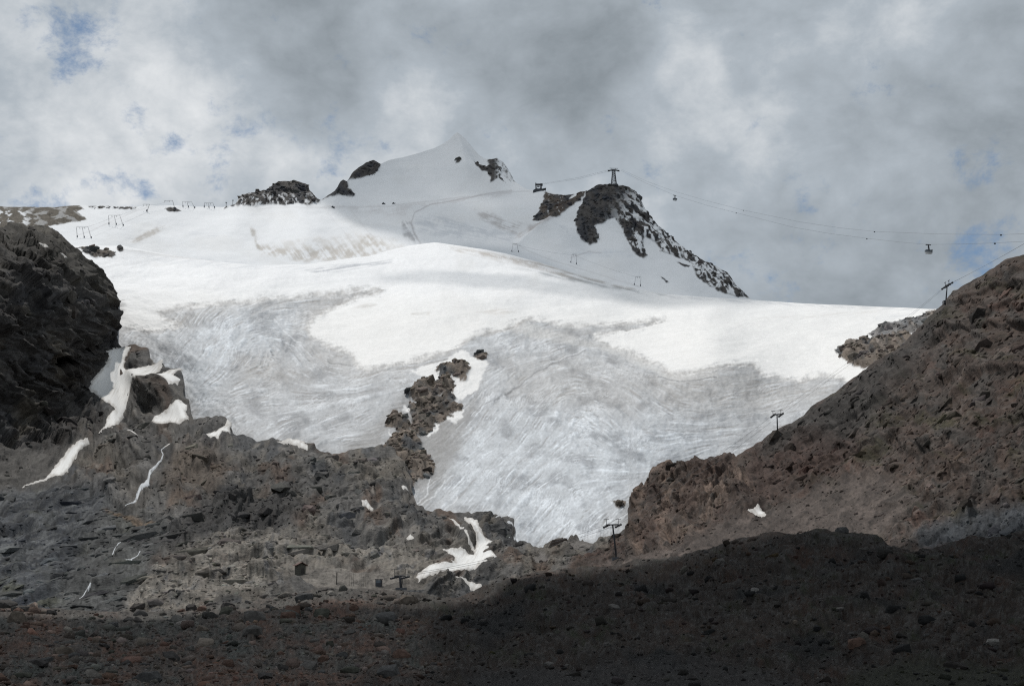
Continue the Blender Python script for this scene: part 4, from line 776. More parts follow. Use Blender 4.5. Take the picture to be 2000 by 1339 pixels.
# ---- snow patches: smooth bodies of snow that fill the hollows of the rock
def lay_sheet(name, S, poly, lift, mat, colf, step=1.1, pad=4, edge=3.0, wob=3.4):
    p = np.asarray(poly, float); x0, y0 = p.min(0) - pad; x1, y1 = p.max(0) + pad
    gx = np.arange(x0, x1, step); gy = np.arange(y1, y0, -step)
    PX, PY = np.meshgrid(gx, gy)
    sd = sdist((PX + wob * fbm(PX / 9, PY / 7, 3, 500)).astype(np.float32), (PY + wob * fbm(PX / 9, PY / 7, 3, 501)).astype(np.float32), poly, 20)
    ci = np.interp(PX, PXS, np.arange(len(PXS))); c0 = np.clip(ci.astype(int), 0, S.n - 2); fc = ci - c0
    b = S.py[0][c0] * (1 - fc) + S.py[0][c0 + 1] * fc; t = S.py[S.rows - 1][c0] * (1 - fc) + S.py[S.rows - 1][c0 + 1] * fc
    ri = np.clip((b - PY) / (b - t) * (S.rows - 1), 0, S.rows - 1.001); r0 = ri.astype(int); fr = ri - r0
    def smp(A):
        f = (lambda w: w[..., None]) if A.ndim == 3 else (lambda w: w)
        return (A[r0, c0] * f((1 - fr) * (1 - fc)) + A[r0, c0 + 1] * f((1 - fr) * fc) + A[r0 + 1, c0] * f(fr * (1 - fc)) + A[r0 + 1, c0 + 1] * f(fr * fc))
    r_ = S.rbf(PX, PY); P0, N, dsm, s_ = point(PX, PY, r_), smp(S.N), blur(smp(S.dsm), 4), r_ / F_PX
    for k in range(3): N[..., k] = blur(N[..., k], 4)
    h = np.where(sd > 0, lift * np.sqrt(np.clip(sd / edge, 0, 1)), sd * 1.2)
    P = P0 + N * ((dsm + h) * s_)[..., None]
    R_, C_ = PX.shape; i = np.arange(R_ * C_).reshape(R_, C_)
    q = np.stack([i[:-1, :-1], i[:-1, 1:], i[1:, 1:], i[1:, :-1]], -1).reshape(-1, 4)
    keep = (sd.ravel()[q] > -1.6).all(1); q = q[keep]
    if not len(q): return None
    return mesh_from_grid(name, P.reshape(-1, 3), q, colf(PX, PY, sd).reshape(-1, 3), mat)
def snowcol(PX, PY, sd):
    c = np.empty(PX.shape + (3,), np.float32); c[:] = (.76, .755, .735)
    a, b = rot(PX, PY, 62); c = mixc(c, (.50, .475, .44), .65 * sstep(.05, .55, fbm(a / 40, b / 3.5, 3, 520) + .5 * fbm(PX / 30, PY / 30, 3, 521)))
    return mixc(c, (.40, .37, .335), .7 * (1 - sstep(0, 7, sd + 5 * fbm(PX / 7, PY / 6, 3, 522))))
for lab, poly in SNOWS:
    o = lay_sheet('snow_patch', MG, poly, 1.6, M['snow'], snowcol)
    if o: tag(o, lab, 'snow patch', 'snow left lying in the rock')
# ---- streams
def watercol(PX, PY, sd):
    c = np.empty(PX.shape + (3,), np.float32); c[:] = (.46, .48, .5); return mixc(c, (.16, .165, .17), sstep(0, .5, fbm(PX / 4, PY / 8, 3, 530)))
for lab, ln, w in STREAMS:
    o = lay_sheet('stream', MG, buffer_line(ln, np.array(w) * .75), 1.0, M['ice'], watercol, .9, 3, 1.5, 1.6)
    if o: tag(o, lab, kind='structure')

# ------------------------------------------------------------------ clouds added above the frame, unseen, to shade foreground, dome and summit
def cloud_material(dens):
    m, nt, bs = new_mat('cloud'); N = nt.nodes; L = nt.links; N.remove(bs)
    tc = N.new('ShaderNodeTexCoord'); no = N.new('ShaderNodeTexNoise'); no.inputs['Scale'].default_value = 2.2; no.inputs['Detail'].default_value = 6
    L.new(tc.outputs['Object'], no.inputs['Vector'])
    mr = N.new('ShaderNodeMapRange'); L.new(no.outputs['Fac'], mr.inputs[0]); mr.inputs[1].default_value = .22; mr.inputs[2].default_value = .5; mr.inputs[4].default_value = dens
    df = N.new('ShaderNodeBsdfDiffuse'); df.inputs[0].default_value = (.8, .8, .8, 1); tr = N.new('ShaderNodeBsdfTranslucent'); tr.inputs[0].default_value = (.22, .23, .24, 1)
    a = N.new('ShaderNodeMixShader'); L.new(df.outputs[0], a.inputs[1]); L.new(tr.outputs[0], a.inputs[2])
    tp = N.new('ShaderNodeBsdfTransparent'); b = N.new('ShaderNodeMixShader'); L.new(mr.outputs[0], b.inputs[0]); L.new(tp.outputs[0], b.inputs[1]); L.new(a.outputs[0], b.inputs[2])
    L.new(b.outputs[0], N['Material Output'].inputs['Surface']); return m
CLOUD = {k: cloud_material(k) for k in (.22, .54, .8)}
def cloud(shadow_at, height, radii, seed, label, rz=0, dens=.8):
    bm = bmesh.new(); bmesh.ops.create_icosphere(bm, subdivisions=4, radius=1)
    co = np.array([v.co[:] for v in bm.verts])
    az = np.arctan2(co[:, 1], co[:, 0]); k = 1 + .22 * fbm(co[:, 0] * 2.2 + 3, co[:, 1] * 2.2 + co[:, 2], 5, seed) + .12 * fbm(co[:, 0] * 6, co[:, 1] * 6 + 2 * co[:, 2], 3, seed + 9)
    for v, f in zip(bm.verts, k): v.co *= f
    me = bpy.data.meshes.new('cloud'); bm.to_mesh(me); bm.free()
    for p in me.polygons: p.use_smooth = True
    me.materials.append(CLOUD[dens])
    o = bpy.data.objects.new('cloud', me); COL.objects.link(o)
    o.location = Vector(shadow_at) + SUN_DIR * (height / SUN_DIR.z); o.scale = radii; o.rotation_euler = (0, 0, rz)
    return tag(o, label, kind='stuff')
cloud((10, 100, 0), 700, (340, 150, 80), 1, 'unseen grey cloud added to shade the foreground')
cloud((-5, 1290, 305), 900, (120, 26, 22), 3, 'unseen thin cloud strip added to shade the snow dome', -.1, .22)
cloud((200, 2300, 600), 1900, (520, 850, 150), 2, 'unseen grey cloud added to shade the summit', 0, .54)

# ------------------------------------------------------------------ boulders and stones
def rock_mesh(name, seed, n=26, sq=(1, .85, .62), rounded=0.0):
    rg = random.Random(seed); bm = bmesh.new()
    for i in range(n):
        v = Vector((rg.gauss(0, 1), rg.gauss(0, 1), rg.gauss(0, 1))).normalized()
        v = Vector([math.copysign(abs(c) ** (.72 - .2 * rounded), c) for c in v]); v *= rg.uniform(.78, 1.0)
        bm.verts.new((v.x * sq[0], v.y * sq[1], v.z * sq[2]))
    r = bmesh.ops.convex_hull(bm, input=bm.verts)
    bmesh.ops.delete(bm, geom=[g for g in r['geom_interior'] if isinstance(g, bmesh.types.BMVert)], context='VERTS')
    bmesh.ops.triangulate(bm, faces=bm.faces)
    me = bpy.data.meshes.new(name); bm.to_mesh(me); bm.free(); return me
STONE_COL = {'grey': (.10, .093, .086), 'dark': (.058, .053, .050), 'red': (.105, .066, .051), 'tan': (.13, .107, .087), 'green': (.06, .06, .048), 'slate': (.072, .070, .068), 'peat': (.024, .021, .019), 'pale': (.17, .16, .148)}
def stone_mat(n, col):
    m, nt, bs = new_mat('stone_' + n); N = nt.nodes; L = nt.links
    tc = N.new('ShaderNodeTexCoord'); oi = N.new('ShaderNodeObjectInfo')
    n1 = N.new('ShaderNodeTexNoise'); n1.inputs['Scale'].default_value = 2.4; n1.inputs['Detail'].default_value = 7; n1.inputs['Roughness'].default_value = .68
    mp = N.new('ShaderNodeVectorMath'); mp.operation = 'ADD'; L.new(tc.outputs['Object'], mp.inputs[0]); L.new(oi.outputs['Location'], mp.inputs[1]); L.new(mp.outputs[0], n1.inputs['Vector'])
    r = N.new('ShaderNodeValToRGB'); L.new(n1.outputs['Fac'], r.inputs[0]); r.color_ramp.elements[0].position = .3; r.color_ramp.elements[1].position = .72
    r.color_ramp.elements[0].color = tuple(c * .5 for c in col) + (1,); r.color_ramp.elements[1].color = tuple(c * 1.3 for c in col) + (1,)
    L.new(r.outputs[0], bs.inputs['Base Color']); bs.inputs['Roughness'].default_value = .92; bs.inputs['Specular IOR Level'].default_value = .12
    b = N.new('ShaderNodeBump'); b.inputs['Strength'].default_value = .8; b.inputs['Distance'].default_value = .15; L.new(n1.outputs['Fac'], b.inputs['Height']); L.new(b.outputs[0], bs.inputs['Normal'])
    return m
SM = {k: stone_mat(k, v) for k, v in STONE_COL.items()}
PROTO = {}
for k in SM:
    PROTO[k] = []
    for j in range(5):
        me = rock_mesh('stone', 900 + j * 13 + len(PROTO) * 7, 22 + 2 * j, ((1, .85, .62), (1, .7, .5), (1, .95, .8), (1, .8, .42), (1, .75, .7))[j], .5 if j % 2 else 0)
        me.materials.append(SM[k]); PROTO[k].append(me)
def lay_stone(name, me, pos, size, parent=None, tilt=.35, rz=None):
    o = bpy.data.objects.new(name, me); COL.objects.link(o)
    o.scale = (size / 2,) * 3; o.rotation_euler = (random.uniform(-tilt, tilt), random.uniform(-tilt, tilt), random.uniform(0, 6.28) if rz is None else rz)
    o.location = Vector(pos) + Vector((0, 0, size * .04)); o.parent = parent
    return o
# boulders that stand out on their own: photo place, width in photo pixels, stone, shape, label
BOULDERS = [
 (499, 1212, 46, 'grey', 2, 'large blocky grey boulder in the middle of the boulder field'), (562, 1206, 32, 'red', 2, 'angular reddish boulder right of the large blocky grey one'),
 (123, 1277, 44, 'tan', 0, 'flat-topped brown boulder at the lower left'), (130, 1258, 34, 'grey', 3, 'slanting grey boulder behind the flat-topped brown one'), (180, 1254, 30, 'red', 0, 'reddish boulder right of the slanting grey one'),
 (75, 1296, 40, 'dark', 1, 'dark flat boulder below the flat-topped brown one'), (44, 1322, 36, 'green', 1, 'greenish flat boulder near the lower left corner'), (290, 1330, 74, 'slate', 1, 'broad slate-grey boulder at the bottom edge'),
 (754, 1211, 66, 'slate', 3, 'broad flat slate boulder near the middle of the foreground'), (796, 1178, 46, 'tan', 0, 'pinkish pale boulder above the broad slate one'), (634, 1290, 28, 'red', 2, 'squat brown boulder low in the middle foreground'),
 (757, 1320, 60, 'slate', 0, 'big dark boulder near the bottom edge left of centre'), (445, 1187, 30, 'dark', 2, 'upright dark boulder at the upper edge of the boulder field'), (396, 1192, 26, 'red', 0, 'brown boulder left of the upright dark one'), (374, 1190, 26, 'dark', 2, 'dark rounded boulder at the left end of the boulder row'),
 (690, 1192, 24, 'red', 4, 'small pointed reddish boulder left of the broad slate one'), (616, 1252, 22, 'grey', 1, 'small rounded grey boulder on the red ground'), (1478, 1155, 22, 'pale', 0, 'pale lone boulder on the dark hill slope'),
 (1646, 1188, 20, 'grey', 1, 'grey boulder in the rubble gully of the dark hill'), (1940, 1254, 26, 'pale', 0, 'pale boulder at the far right on brown ground'), (1676, 1260, 44, 'red', 0, 'rusty boulder at the foot of the dark hill'),
 (1866, 1302, 48, 'peat', 1, 'black flat boulder in the turf at lower right'), (1688, 1072, 22, 'grey', 1, 'grey boulder on the crest of the dark hill'), (1186, 1260, 22, 'grey', 1, 'small grey boulder low on the middle of the dark hill'), (1200, 1188, 32, 'grey', 3, 'flat grey boulder pair on the hill left of centre'),
 (10, 1186, 44, 'dark', 0, 'dark boulder at the left frame edge under the slabs'), (40, 1192, 40, 'grey', 1, 'low grey boulder beside the dark one at the left edge'), (100, 1199, 30, 'dark', 3, 'dark flat boulder right of the low grey one'), (1072, 1300, 24, 'grey', 0, 'grey boulder on gravel near the bottom centre'), (1558, 1215, 12, 'tan', 4, 'small ochre stone on the dark hill')]
for i, (px, py, w, k, sh, lab) in enumerate(BOULDERS):
    p = FG.at(px, py); size = w * math.hypot(p.x, p.y) / F_PX
    me = rock_mesh('boulder', 300 + i, 44, ((1, .85, .66), (1, .75, .45), (1, .9, .85), (1, .7, .4), (.8, .7, 1))[sh], .3); me.materials.append(SM[k])
    tag(lay_stone('boulder', me, p, size, None, .2), lab, 'boulder', 'boulders lying in the foreground')
def fg_spot(lo=.0, hi=1.0):
    while True:
        c = random.randrange(36, FG.n - 36); r = random.randrange(0, FG.rows - 2)
        px, py = FG.px[r, c], FG.py[r, c]
        if 1180 > py > 1352: continue
        if py < 1352 and -10 < px < 2010: return r, c, px, py
n = 0
dens = lambda x, y: float(fbm(np.float32([x / 130]), np.float32([y / 50]), 3, 777)[0])
kids = []
while n < 285:
    r, c, px, py = fg_spot(); h = FG.hill[r, c]
    if random.random() > (.95 - .72 * h) * (.35 + .9 * max(0, dens(px, py) + .35)): continue
    w = min(42, 11 * random.random() ** -.42) * (1 if h < .5 else .7); k = random.choice(['grey', 'grey', 'dark', 'red', 'red', 'tan', 'green', 'slate'] if h < .5 else ['peat', 'peat', 'dark', 'dark', 'slate', 'grey'])
    p = Vector(FG.P[r, c]); size = w * math.hypot(p.x, p.y) / F_PX
    lay_stone('stone', random.choice(PROTO[k]), p, size, fg_obj[2 if h > .5 else 1], .4); n += 1
# rubble too small to pick apart: joined stones
def rubble(name, S, count, wmin, wmax, pick, colf, mat, label, seed):
    rg = np.random.default_rng(seed); protos = [rock_mesh('tmp', 50 + j, 12) for j in range(6)]; data = []
    for me in protos:
        v = np.array([x.co[:] for x in me.vertices]); f = np.array([p.vertices[:] for p in me.polygons]); data.append((v, f)); bpy.data.meshes.remove(me)
    rr = rg.integers(0, S.rows - 2, count * 6); cc = rg.integers(34, S.n - 34, count * 6)
    ok = pick(S, rr, cc, rg); rr, cc = rr[ok][:count], cc[ok][:count]; n = len(rr)
    P = S.P[rr, cc]; w = np.minimum(wmax, wmin * rg.random(n) ** -.5) * S.s[rr, cc] / 2; col = colf(S, rr, cc, rg)
    V, Fc, Cc, off = [], [], [], 0
    for j, (v, f) in enumerate(data):
        idx = np.arange(j, n, len(data)); m = len(idx)
        if not m: continue
        a = rg.random(m) * 6.283; ca, sa = np.cos(a), np.sin(a); sc = w[idx][:, None, None] * (.75 + .5 * rg.random((m, 1, 3)))
        vv = v[None] * sc; x = vv[..., 0] * ca[:, None] - vv[..., 1] * sa[:, None]; y = vv[..., 0] * sa[:, None] + vv[..., 1] * ca[:, None]
        t = rg.normal(0, .35, (m, 1)); z = vv[..., 2] + t * x
        V.append((np.stack([x, y, z], -1) + P[idx][:, None] + np.array([0, 0, 1]) * (w[idx] * .2)[:, None, None]).reshape(-1, 3))
        Fc.append((f[None] + (np.arange(m) * len(v))[:, None, None] + off).reshape(-1, 3)); off += m * len(v)
        Cc.append(np.repeat(col[idx], len(v), 0))
    V = np.vstack(V).astype(np.float32); Fc = np.vstack(Fc).astype(np.int32); Cc = np.vstack(Cc)
    me = bpy.data.meshes.new(name); me.vertices.add(len(V)); me.vertices.foreach_set('co', V.ravel()); me.loops.add(Fc.size); me.loops.foreach_set('vertex_index', Fc.ravel())
    me.polygons.add(len(Fc)); me.polygons.foreach_set('loop_start', np.arange(0, Fc.size, 3, dtype=np.int32)); me.polygons.foreach_set('loop_total', np.full(len(Fc), 3, np.int32)); me.update(calc_edges=True)
    ca_ = me.color_attributes.new('albedo', 'FLOAT_COLOR', 'POINT'); c4 = np.ones((len(V), 4), np.float32); c4[:, :3] = Cc; ca_.data.foreach_set('color', c4.ravel())
    me.materials.append(mat); o = bpy.data.objects.new(name, me); COL.objects.link(o); return tag(o, label, kind='stuff')
# bedrock blocks and slabs: angular bodies bedded along the dip of the rock, sunk into the slope
BP = []
for j in range(12):
    me = rock_mesh('tmp', 700 + j, 13 + j % 5, (1, 1, 1)); BP.append((np.array([x.co[:] for x in me.vertices]), np.array([p.vertices[:] for p in me.polygons]))); bpy.data.meshes.remove(me)
def bedrock(S, count, wmin, wmax, power, pick, seed, aspect, names, label, mat, n_single, dipf, lift=.0, bright=1.0, mult=6):
    rg = np.random.default_rng(seed)
    rr = rg.integers(2, S.rows - 3, count * mult); cc = rg.integers(34, S.n - 34, count * mult)
    # even out the unequal vertex spacing of the sheet
    area = np.abs(S.py[np.minimum(rr + 1, S.rows - 1), cc] - S.py[rr, cc]) * np.abs(PXS[np.minimum(cc + 1, S.n - 1)] - PXS[cc]); ok = rg.random(len(rr)) < np.clip(area / np.quantile(area, .8), 0, 1)
    rr, cc = rr[ok], cc[ok]; ok = pick(S, rr, cc, rg); rr, cc = rr[ok][:count], cc[ok][:count]; n = len(rr)
    w = np.minimum(wmax, wmin * rg.random(n) ** -power); order = np.argsort(-w); rr, cc, w = rr[order], cc[order], w[order]
    P = S.P[rr, cc]; N = S.N[rr, cc]; s_ = S.s[rr, cc]; dg = np.radians(dipf(S, rr, cc) + rg.normal(0, 9, n))
    px, py, r = S.px[rr, cc], S.py[rr, cc], S.r[rr, cc]
    T = S.P0[rr, np.minimum(cc + 3, S.n - 1)] - S.P0[rr, cc]; rt = ray(px + 8 * np.cos(dg), py - 8 * np.sin(dg)); rt /= np.linalg.norm(rt, axis=1)[:, None]; r0 = ray(px, py); r0 /= np.linalg.norm(r0, axis=1)[:, None]
    t = rt - r0; k = np.einsum('ij,ij->i', t, N) / np.minimum(-.12, np.einsum('ij,ij->i', r0, N)); t = t - r0 * k[:, None]; t /= np.linalg.norm(t, axis=1)[:, None] + 1e-9   # the direction on the slope that shows at that dip
    N2 = N + rg.normal(0, .22, (n, 3)); N2 -= t * np.einsum('ij,ij->i', N2, t)[:, None]; N2 /= np.linalg.norm(N2, axis=1)[:, None]; B = np.cross(N2, t)
    sc = (w * s_ / 2)[:, None] * np.stack([rg.uniform(.8, 1.3, n), aspect[0] * rg.uniform(.6, 1.5, n), aspect[1] * rg.uniform(.6, 1.5, n)], 1)
    col = np.clip(S.col[rr, cc] * rg.uniform(.7, 1.0, (n, 1)) * (1 + bright * rg.random((n, 1)) ** 2) * rg.normal(1, .025, (n, 3)), .015, .4)
    reg = S.reg[rr, cc]; vs, fs, cs, off = [], [], [], 0
    for i in range(n):
        v, f = BP[i % 12]; a = v * sc[i]
        q = a[:, :1] * t[i] + a[:, 1:2] * B[i] + a[:, 2:] * N2[i]
        if i < n_single:
            me = bpy.data.meshes.new('rock_block'); me.from_pydata(q.tolist(), [], f.tolist()); ca = me.color_attributes.new('albedo', 'FLOAT_COLOR', 'POINT')
            ca.data.foreach_set('color', np.tile(np.append(col[i], 1).astype(np.float32), len(v))); me.materials.append(mat)
            o = bpy.data.objects.new('rock_block', me); COL.objects.link(o); o.location = P[i] + N[i] * lift * sc[i, 2]; o.parent = names[int(reg[i])] if int(reg[i]) in names else None
        else:
            vs.append(q + P[i] + N[i] * lift * sc[i, 2]); fs.append(f + off); off += len(v); cs.append(np.repeat(col[i:i + 1], len(v), 0))
    if not vs: return
    V = np.vstack(vs).astype(np.float32); Fc = np.vstack(fs).astype(np.int32); Cc = np.vstack(cs)
    me = bpy.data.meshes.new('bedrock_blocks'); me.vertices.add(len(V)); me.vertices.foreach_set('co', V.ravel()); me.loops.add(Fc.size); me.loops.foreach_set('vertex_index', Fc.ravel())
    me.polygons.add(len(Fc)); me.polygons.foreach_set('loop_start', np.arange(0, Fc.size, 3, dtype=np.int32)); me.polygons.foreach_set('loop_total', np.full(len(Fc), 3, np.int32)); me.update(calc_edges=True)
    ca_ = me.color_attributes.new('albedo', 'FLOAT_COLOR', 'POINT'); c4 = np.ones((len(V), 4), np.float32); c4[:, :3] = Cc; ca_.data.foreach_set('color', c4.ravel())
    me.materials.append(mat); o = bpy.data.objects.new('bedrock_blocks', me); COL.objects.link(o); return tag(o, label, kind='stuff')
MG.snowb = blur(MG.snowm.astype(float), 6)
def clear(S, r, c): return (S.snowb[r, c] < .06) & ~((S.px[r, c] > 555) & (S.px[r, c] < 840) & (S.py[r, c] > 1096) & (S.py[r, c] < 1165)) & (S.py[r, c] > C4(S.px[r, c]) + 9) & ~((np.abs(S.px[r, c] - 586) < 30) & (np.abs(S.py[r, c] - 1118) < 30))
pat = lambda S, r, c, sd: fbm(S.px[r, c] / 70, S.py[r, c] / 45, 3, sd)
bedrock(MG, 4200, 7, 56, .5, lambda S, r, c, rg: clear(S, r, c) & (S.scr[r, c] < .4) & (S.slb[r, c] < .5) & (rg.random(len(r)) < .35 + 1.3 * np.clip(pat(S, r, c, 880) + .2, 0, 1)), 31, (.42, .42), mg_obj, 'broken bedrock blocks on the slopes below the ice', M['rock'], 190, lambda S, r, c: S.dip[r, c], -.3)
bedrock(MG, 1500, 16, 95, .5, lambda S, r, c, rg: clear(S, r, c) & ((S.slb[r, c] > .5) | ((S.reg[r, c] == 5) & (rg.random(len(r)) < .6))), 32, (.24, .17), mg_obj, 'long bedding slabs at the lower left', M['rock'], 90, lambda S, r, c: S.dip[r, c], -.25)
bedrock(MG, 3500, 3.2, 12, .45, lambda S, r, c, rg: clear(S, r, c) & (S.slb[r, c] < .5) & (S.clf[r, c] < .5), 33, (.7, .6), mg_obj, 'small angular stones on the moraine and scree', M['rock'], 0, lambda S, r, c: S.dip[r, c])
bedrock(FG, 2600, 6, 34, .5, lambda S, r, c, rg: (S.py[r, c] < 1362) & (S.py[r, c] > C1(S.px[r, c]) + 3) & (rg.random(len(r)) < (.9 - .65 * S.hill[r, c]) * (.25 + 1.2 * np.clip(fbm(S.px[r, c] / 110, S.py[r, c] / 40, 3, 881) + .25, 0, 1))), 34, (.75, .6), {}, 'angular rubble half sunk in the foreground soil', M['rock_near'], 0, lambda S, r, c: 4 + 0 * S.px[r, c], .2, 2.4)
isrock = lambda S, r, c: (S.reg[r, c] >= 10) & (S.col[r, c].max(-1) < .22)
bedrock(GL, 520, 7, 26, .45, lambda S, r, c, rg: isrock(S, r, c), 35, (.6, .55), gl_obj, 'small blocks on the rock islands in the ice', M['rock'], 150, lambda S, r, c: np.full(len(r), 14.), 0, 1.2, 220)
bedrock(UG, 900, 5, 18, .45, lambda S, r, c, rg: isrock(S, r, c) & (S.py[r, c] > C7(S.px[r, c]) + 3) & (S.px[r, c] > 180), 36, (.55, .5), ug_obj, 'small blocks on the rocks of the upper snow', M['rock'], 150, lambda S, r, c: np.where(S.px[r, c] > 1180, -44., np.where(S.px[r, c] > 1030, 30., -20.)), 0, .8, 120)
def pal(cols):
    a = np.float32(cols)
    return lambda S, r, c, rg: np.clip(.6 * S.col[r, c] + .28 * a[rg.integers(0, len(a), len(r))] * rg.uniform(.6, 1.35, (len(r), 1)), .015, .4)
def pick_fg(S, r, c, rg): return (S.py[r, c] < 1360) & (rg.random(len(r)) < (1 - .6 * S.hill[r, c]) * (.4 + .9 * np.clip(fbm(S.px[r, c] / 90, S.py[r, c] / 40, 3, 778) + .3, 0, 1)))
rubble('rubble', FG, 4500, 2.4, 8, lambda S, r, c, rg: pick_fg(S, r, c, rg), lambda S, r, c, rg: np.where(S.hill[r, c][:, None] > .5, np.clip(S.col[r, c] * rg.uniform(.8, 1.9, (len(r), 1)), .01, .08), pal([(.15, .14, .13), (.14, .09, .07), (.17, .15, .125), (.09, .09, .09), (.2, .19, .18)])(S, r, c, rg)), M['rock_near'], 'small stones littering the foreground', 5)

# ------------------------------------------------------------------ lifts, ropes and huts
def W(px, py, r): return Vector(point(np.float64(px), np.float64(py), np.float64(r)))
def rng_of(p): return math.hypot(p.x, p.y)
UP = Vector((0, 0, 1))
def rel(o, pts): return [Vector(p) - o.location for p in pts]

# drag lift gantries: [foot pixels], bar end pixels, sheet, label
def gantry(feet, bar, S, label, kind='portal', group='drag lift gantries on the snow'):
    f = [S.at(*p) for p in feet]; r = rng_of(f[0]); o = empty('lift_gantry', (f[0] + f[-1]) / 2)
    tag(o, label, 'lift gantry', group)
    b0, b1 = W(bar[0][0], bar[0][1], r), W(bar[1][0], bar[1][1], r); s = r / F_PX; th = .18 * s / .5
    back = Vector((0, 1, 0)) * 1.6
    L = lambda v: Vector(v) - o.location
    MB().tube([L(b0), L(b1)], th * .8).build('crossbar', 'steel', o)
    if kind == 'portal':
        for i, p in enumerate(f):
            t = i / max(1, len(f) - 1); top = b0.lerp(b1, {0: 0.0, 1: 1.0}.get(t, t))
            MB().tube([L(p - UP), L(top)], th * .7, th * .55).build('leg', 'steel', o)
            MB().tube([L(p - UP + back * 2.2), L(top + back * .1)], th * .5, th * .4).build('strut', 'steel', o)
            MB().box(L(p + UP * .9), (.8 * s / .5, .8 * s / .5, 1.5 * s / .5)).build('foot_padding', 'pad', o)
    else:
        p = f[-1]; MB().tube([L(p - UP), L(b1)], th * 1.2, th * .9).build('leg', 'dark_steel', o)
        MB().box(L(p + UP * .8), (1.1 * s / .5, 1.0 * s / .5, 1.8 * s / .5)).build('foot_padding', 'pad', o)
    for t in ((.3, .72) if kind == 'portal' else (.06, .6)):
        m = b0.lerp(b1, t); a = L(m - UP * 1.3 * s / .5)
        MB().tube([L(m), a], th * .5).tube([a - Vector((0, 1.4, 0)), a + Vector((0, 1.4, 0))], th * .8).build('roller_hanger', 'dark_steel', o)
    return o, b0, b1
G = []
G.append(gantry([(150, 463), (165, 464), (178, 465)], ((149, 443.5), (172, 443.5)), UG, 'lowest three-legged drag lift gantry beside the dark cliff'))
G.append(gantry([(213, 438), (227, 439), (240, 441)], ((212, 420.5), (234, 420.5)), UG, 'second three-legged drag lift gantry up the left snow slope'))
G.append(gantry([(286, 413)], ((279, 399), (292, 399)), UG, 'drag lift mast seen end-on like a cross at the left skyline', 'mast'))
G.append(gantry([(342, 408)], ((321, 392), (337, 391.5)), UG, 'leaning dark gantry reaching left from the rock mound', 'mast'))
G.append(gantry([(357, 404), (368, 404.5), (380, 406)], ((356.5, 393.5), (374, 393.5)), UG, 'thin drag lift gantry on the skyline right of the leaning one'))
G.append(gantry([(399, 405), (409, 405.5), (420, 406)], ((399, 396.5), (416, 396.5)), UG, 'thin drag lift gantry on the skyline nearest the rock ridge'))
G.append(gantry([(1000, 491), (1013, 492)], ((1001.5, 476), (1010, 476)), UG, 'small drag lift gantry behind the snow dome, left of three'))
G.append(gantry([(1114, 513), (1127, 516)], ((1117.5, 496.5), (1126.5, 496.5)), UG, 'drag lift gantry behind the snow dome, middle of three'))
G.append(gantry([(1239, 557), (1252, 559)], ((1241.5, 540), (1252, 540)), UG, 'drag lift gantry behind the snow dome, right of three'))
def rope(pts, rad, label, cat='cable', group='lift ropes', name='cable', sag=0, n=10):
    P = [Vector(p) for p in pts]; out = []
    for a, b in zip(P[:-1], P[1:]):
        for i in range(n): t = i / n; out.append(a.lerp(b, t) - UP * sag * 4 * t * (1 - t))
    out.append(P[-1])
    o = MB().tube(out, rad, rad, 5).build(name, 'cable', None, True); return tag(o, label, cat, group)
rope([(g[1] + g[2]) / 2 - UP * 1 for g in G[:4]], .06, 'thin drag lift rope running up the left snow slope', sag=1.2)
rope([(g[1] + g[2]) / 2 - UP * 1 for g in G[6:9]], .06, 'thin drag lift rope behind the snow dome', sag=1.5)

# lattice tower of the cable car
def tower():
    b = UG.at(1202, 362); r = rng_of(b); s = r / F_PX; o = empty('cable_car_tower', b)
    tag(o, 'tall lattice steel cable car tower on top of the dark rock peak', 'cable tower')
    H = 31 * s; wb, wt = 5.6 * s, 3.0 * s
    def corner(i, t):
        w = wb + (wt - wb) * min(1, t * 1.25); sx, sy = ((-1, -1), (1, -1), (1, 1), (-1, 1))[i]; return Vector((sx * w, sy * w, -2 + (H + 2) * t))
    for i in range(4): MB().tube([corner(i, t) for t in (0, .5, .8, 1)], .62, .45).build('leg', 'steel', o)
    lv = [.02, .22, .4, .56, .7, .83, .96]
    for k in range(len(lv) - 1):
        for i in range(4):
            j = (i + 1) % 4
            MB().tube([corner(i, lv[k]), corner(j, lv[k + 1])], .24, k=4).tube([corner(j, lv[k]), corner(i, lv[k + 1])], .24, k=4).tube([corner(i, lv[k + 1]), corner(j, lv[k + 1])], .22, k=4).build('brace', 'steel', o)
    for sx in (-1, 1):
        pts = [Vector((sx * x * s, 0, H + z * s)) for x, z in ((0, 1.2), (4, 1.0), (8, .3), (12, -1.2))]
        MB().tube(pts, 1.25, .8).build('saddle_arm', 'dark_steel', o)
        MB().box((sx * 9.5 * s, 0, H - .2 * s), (3.5 * s, 7 * s, .9 * s)).build('rope_saddle', 'dark_steel', o)
    MB().box((0, 0, H + .4 * s), (8 * s, 6 * s, 1.0 * s)).build('head_platform', 'dark_steel', o)
    for sx in (-1, 1): MB().tube([Vector((sx * 2 * s, 0, H)), Vector((sx * 4 * s, 0, H + 5 * s))], .35).build('mast', 'steel', o)
    MB().tube([Vector((-8 * s, 0, H + 5 * s)), Vector((9 * s, 0, H + 4.6 * s))], .38).build('top_beam', 'steel', o)
    MB().box((0, 0, -1.0), (14 * s, 14 * s, 2.2)).build('footing', 'dark_steel', o)
    return b, s, H
tb, ts, tH = tower()
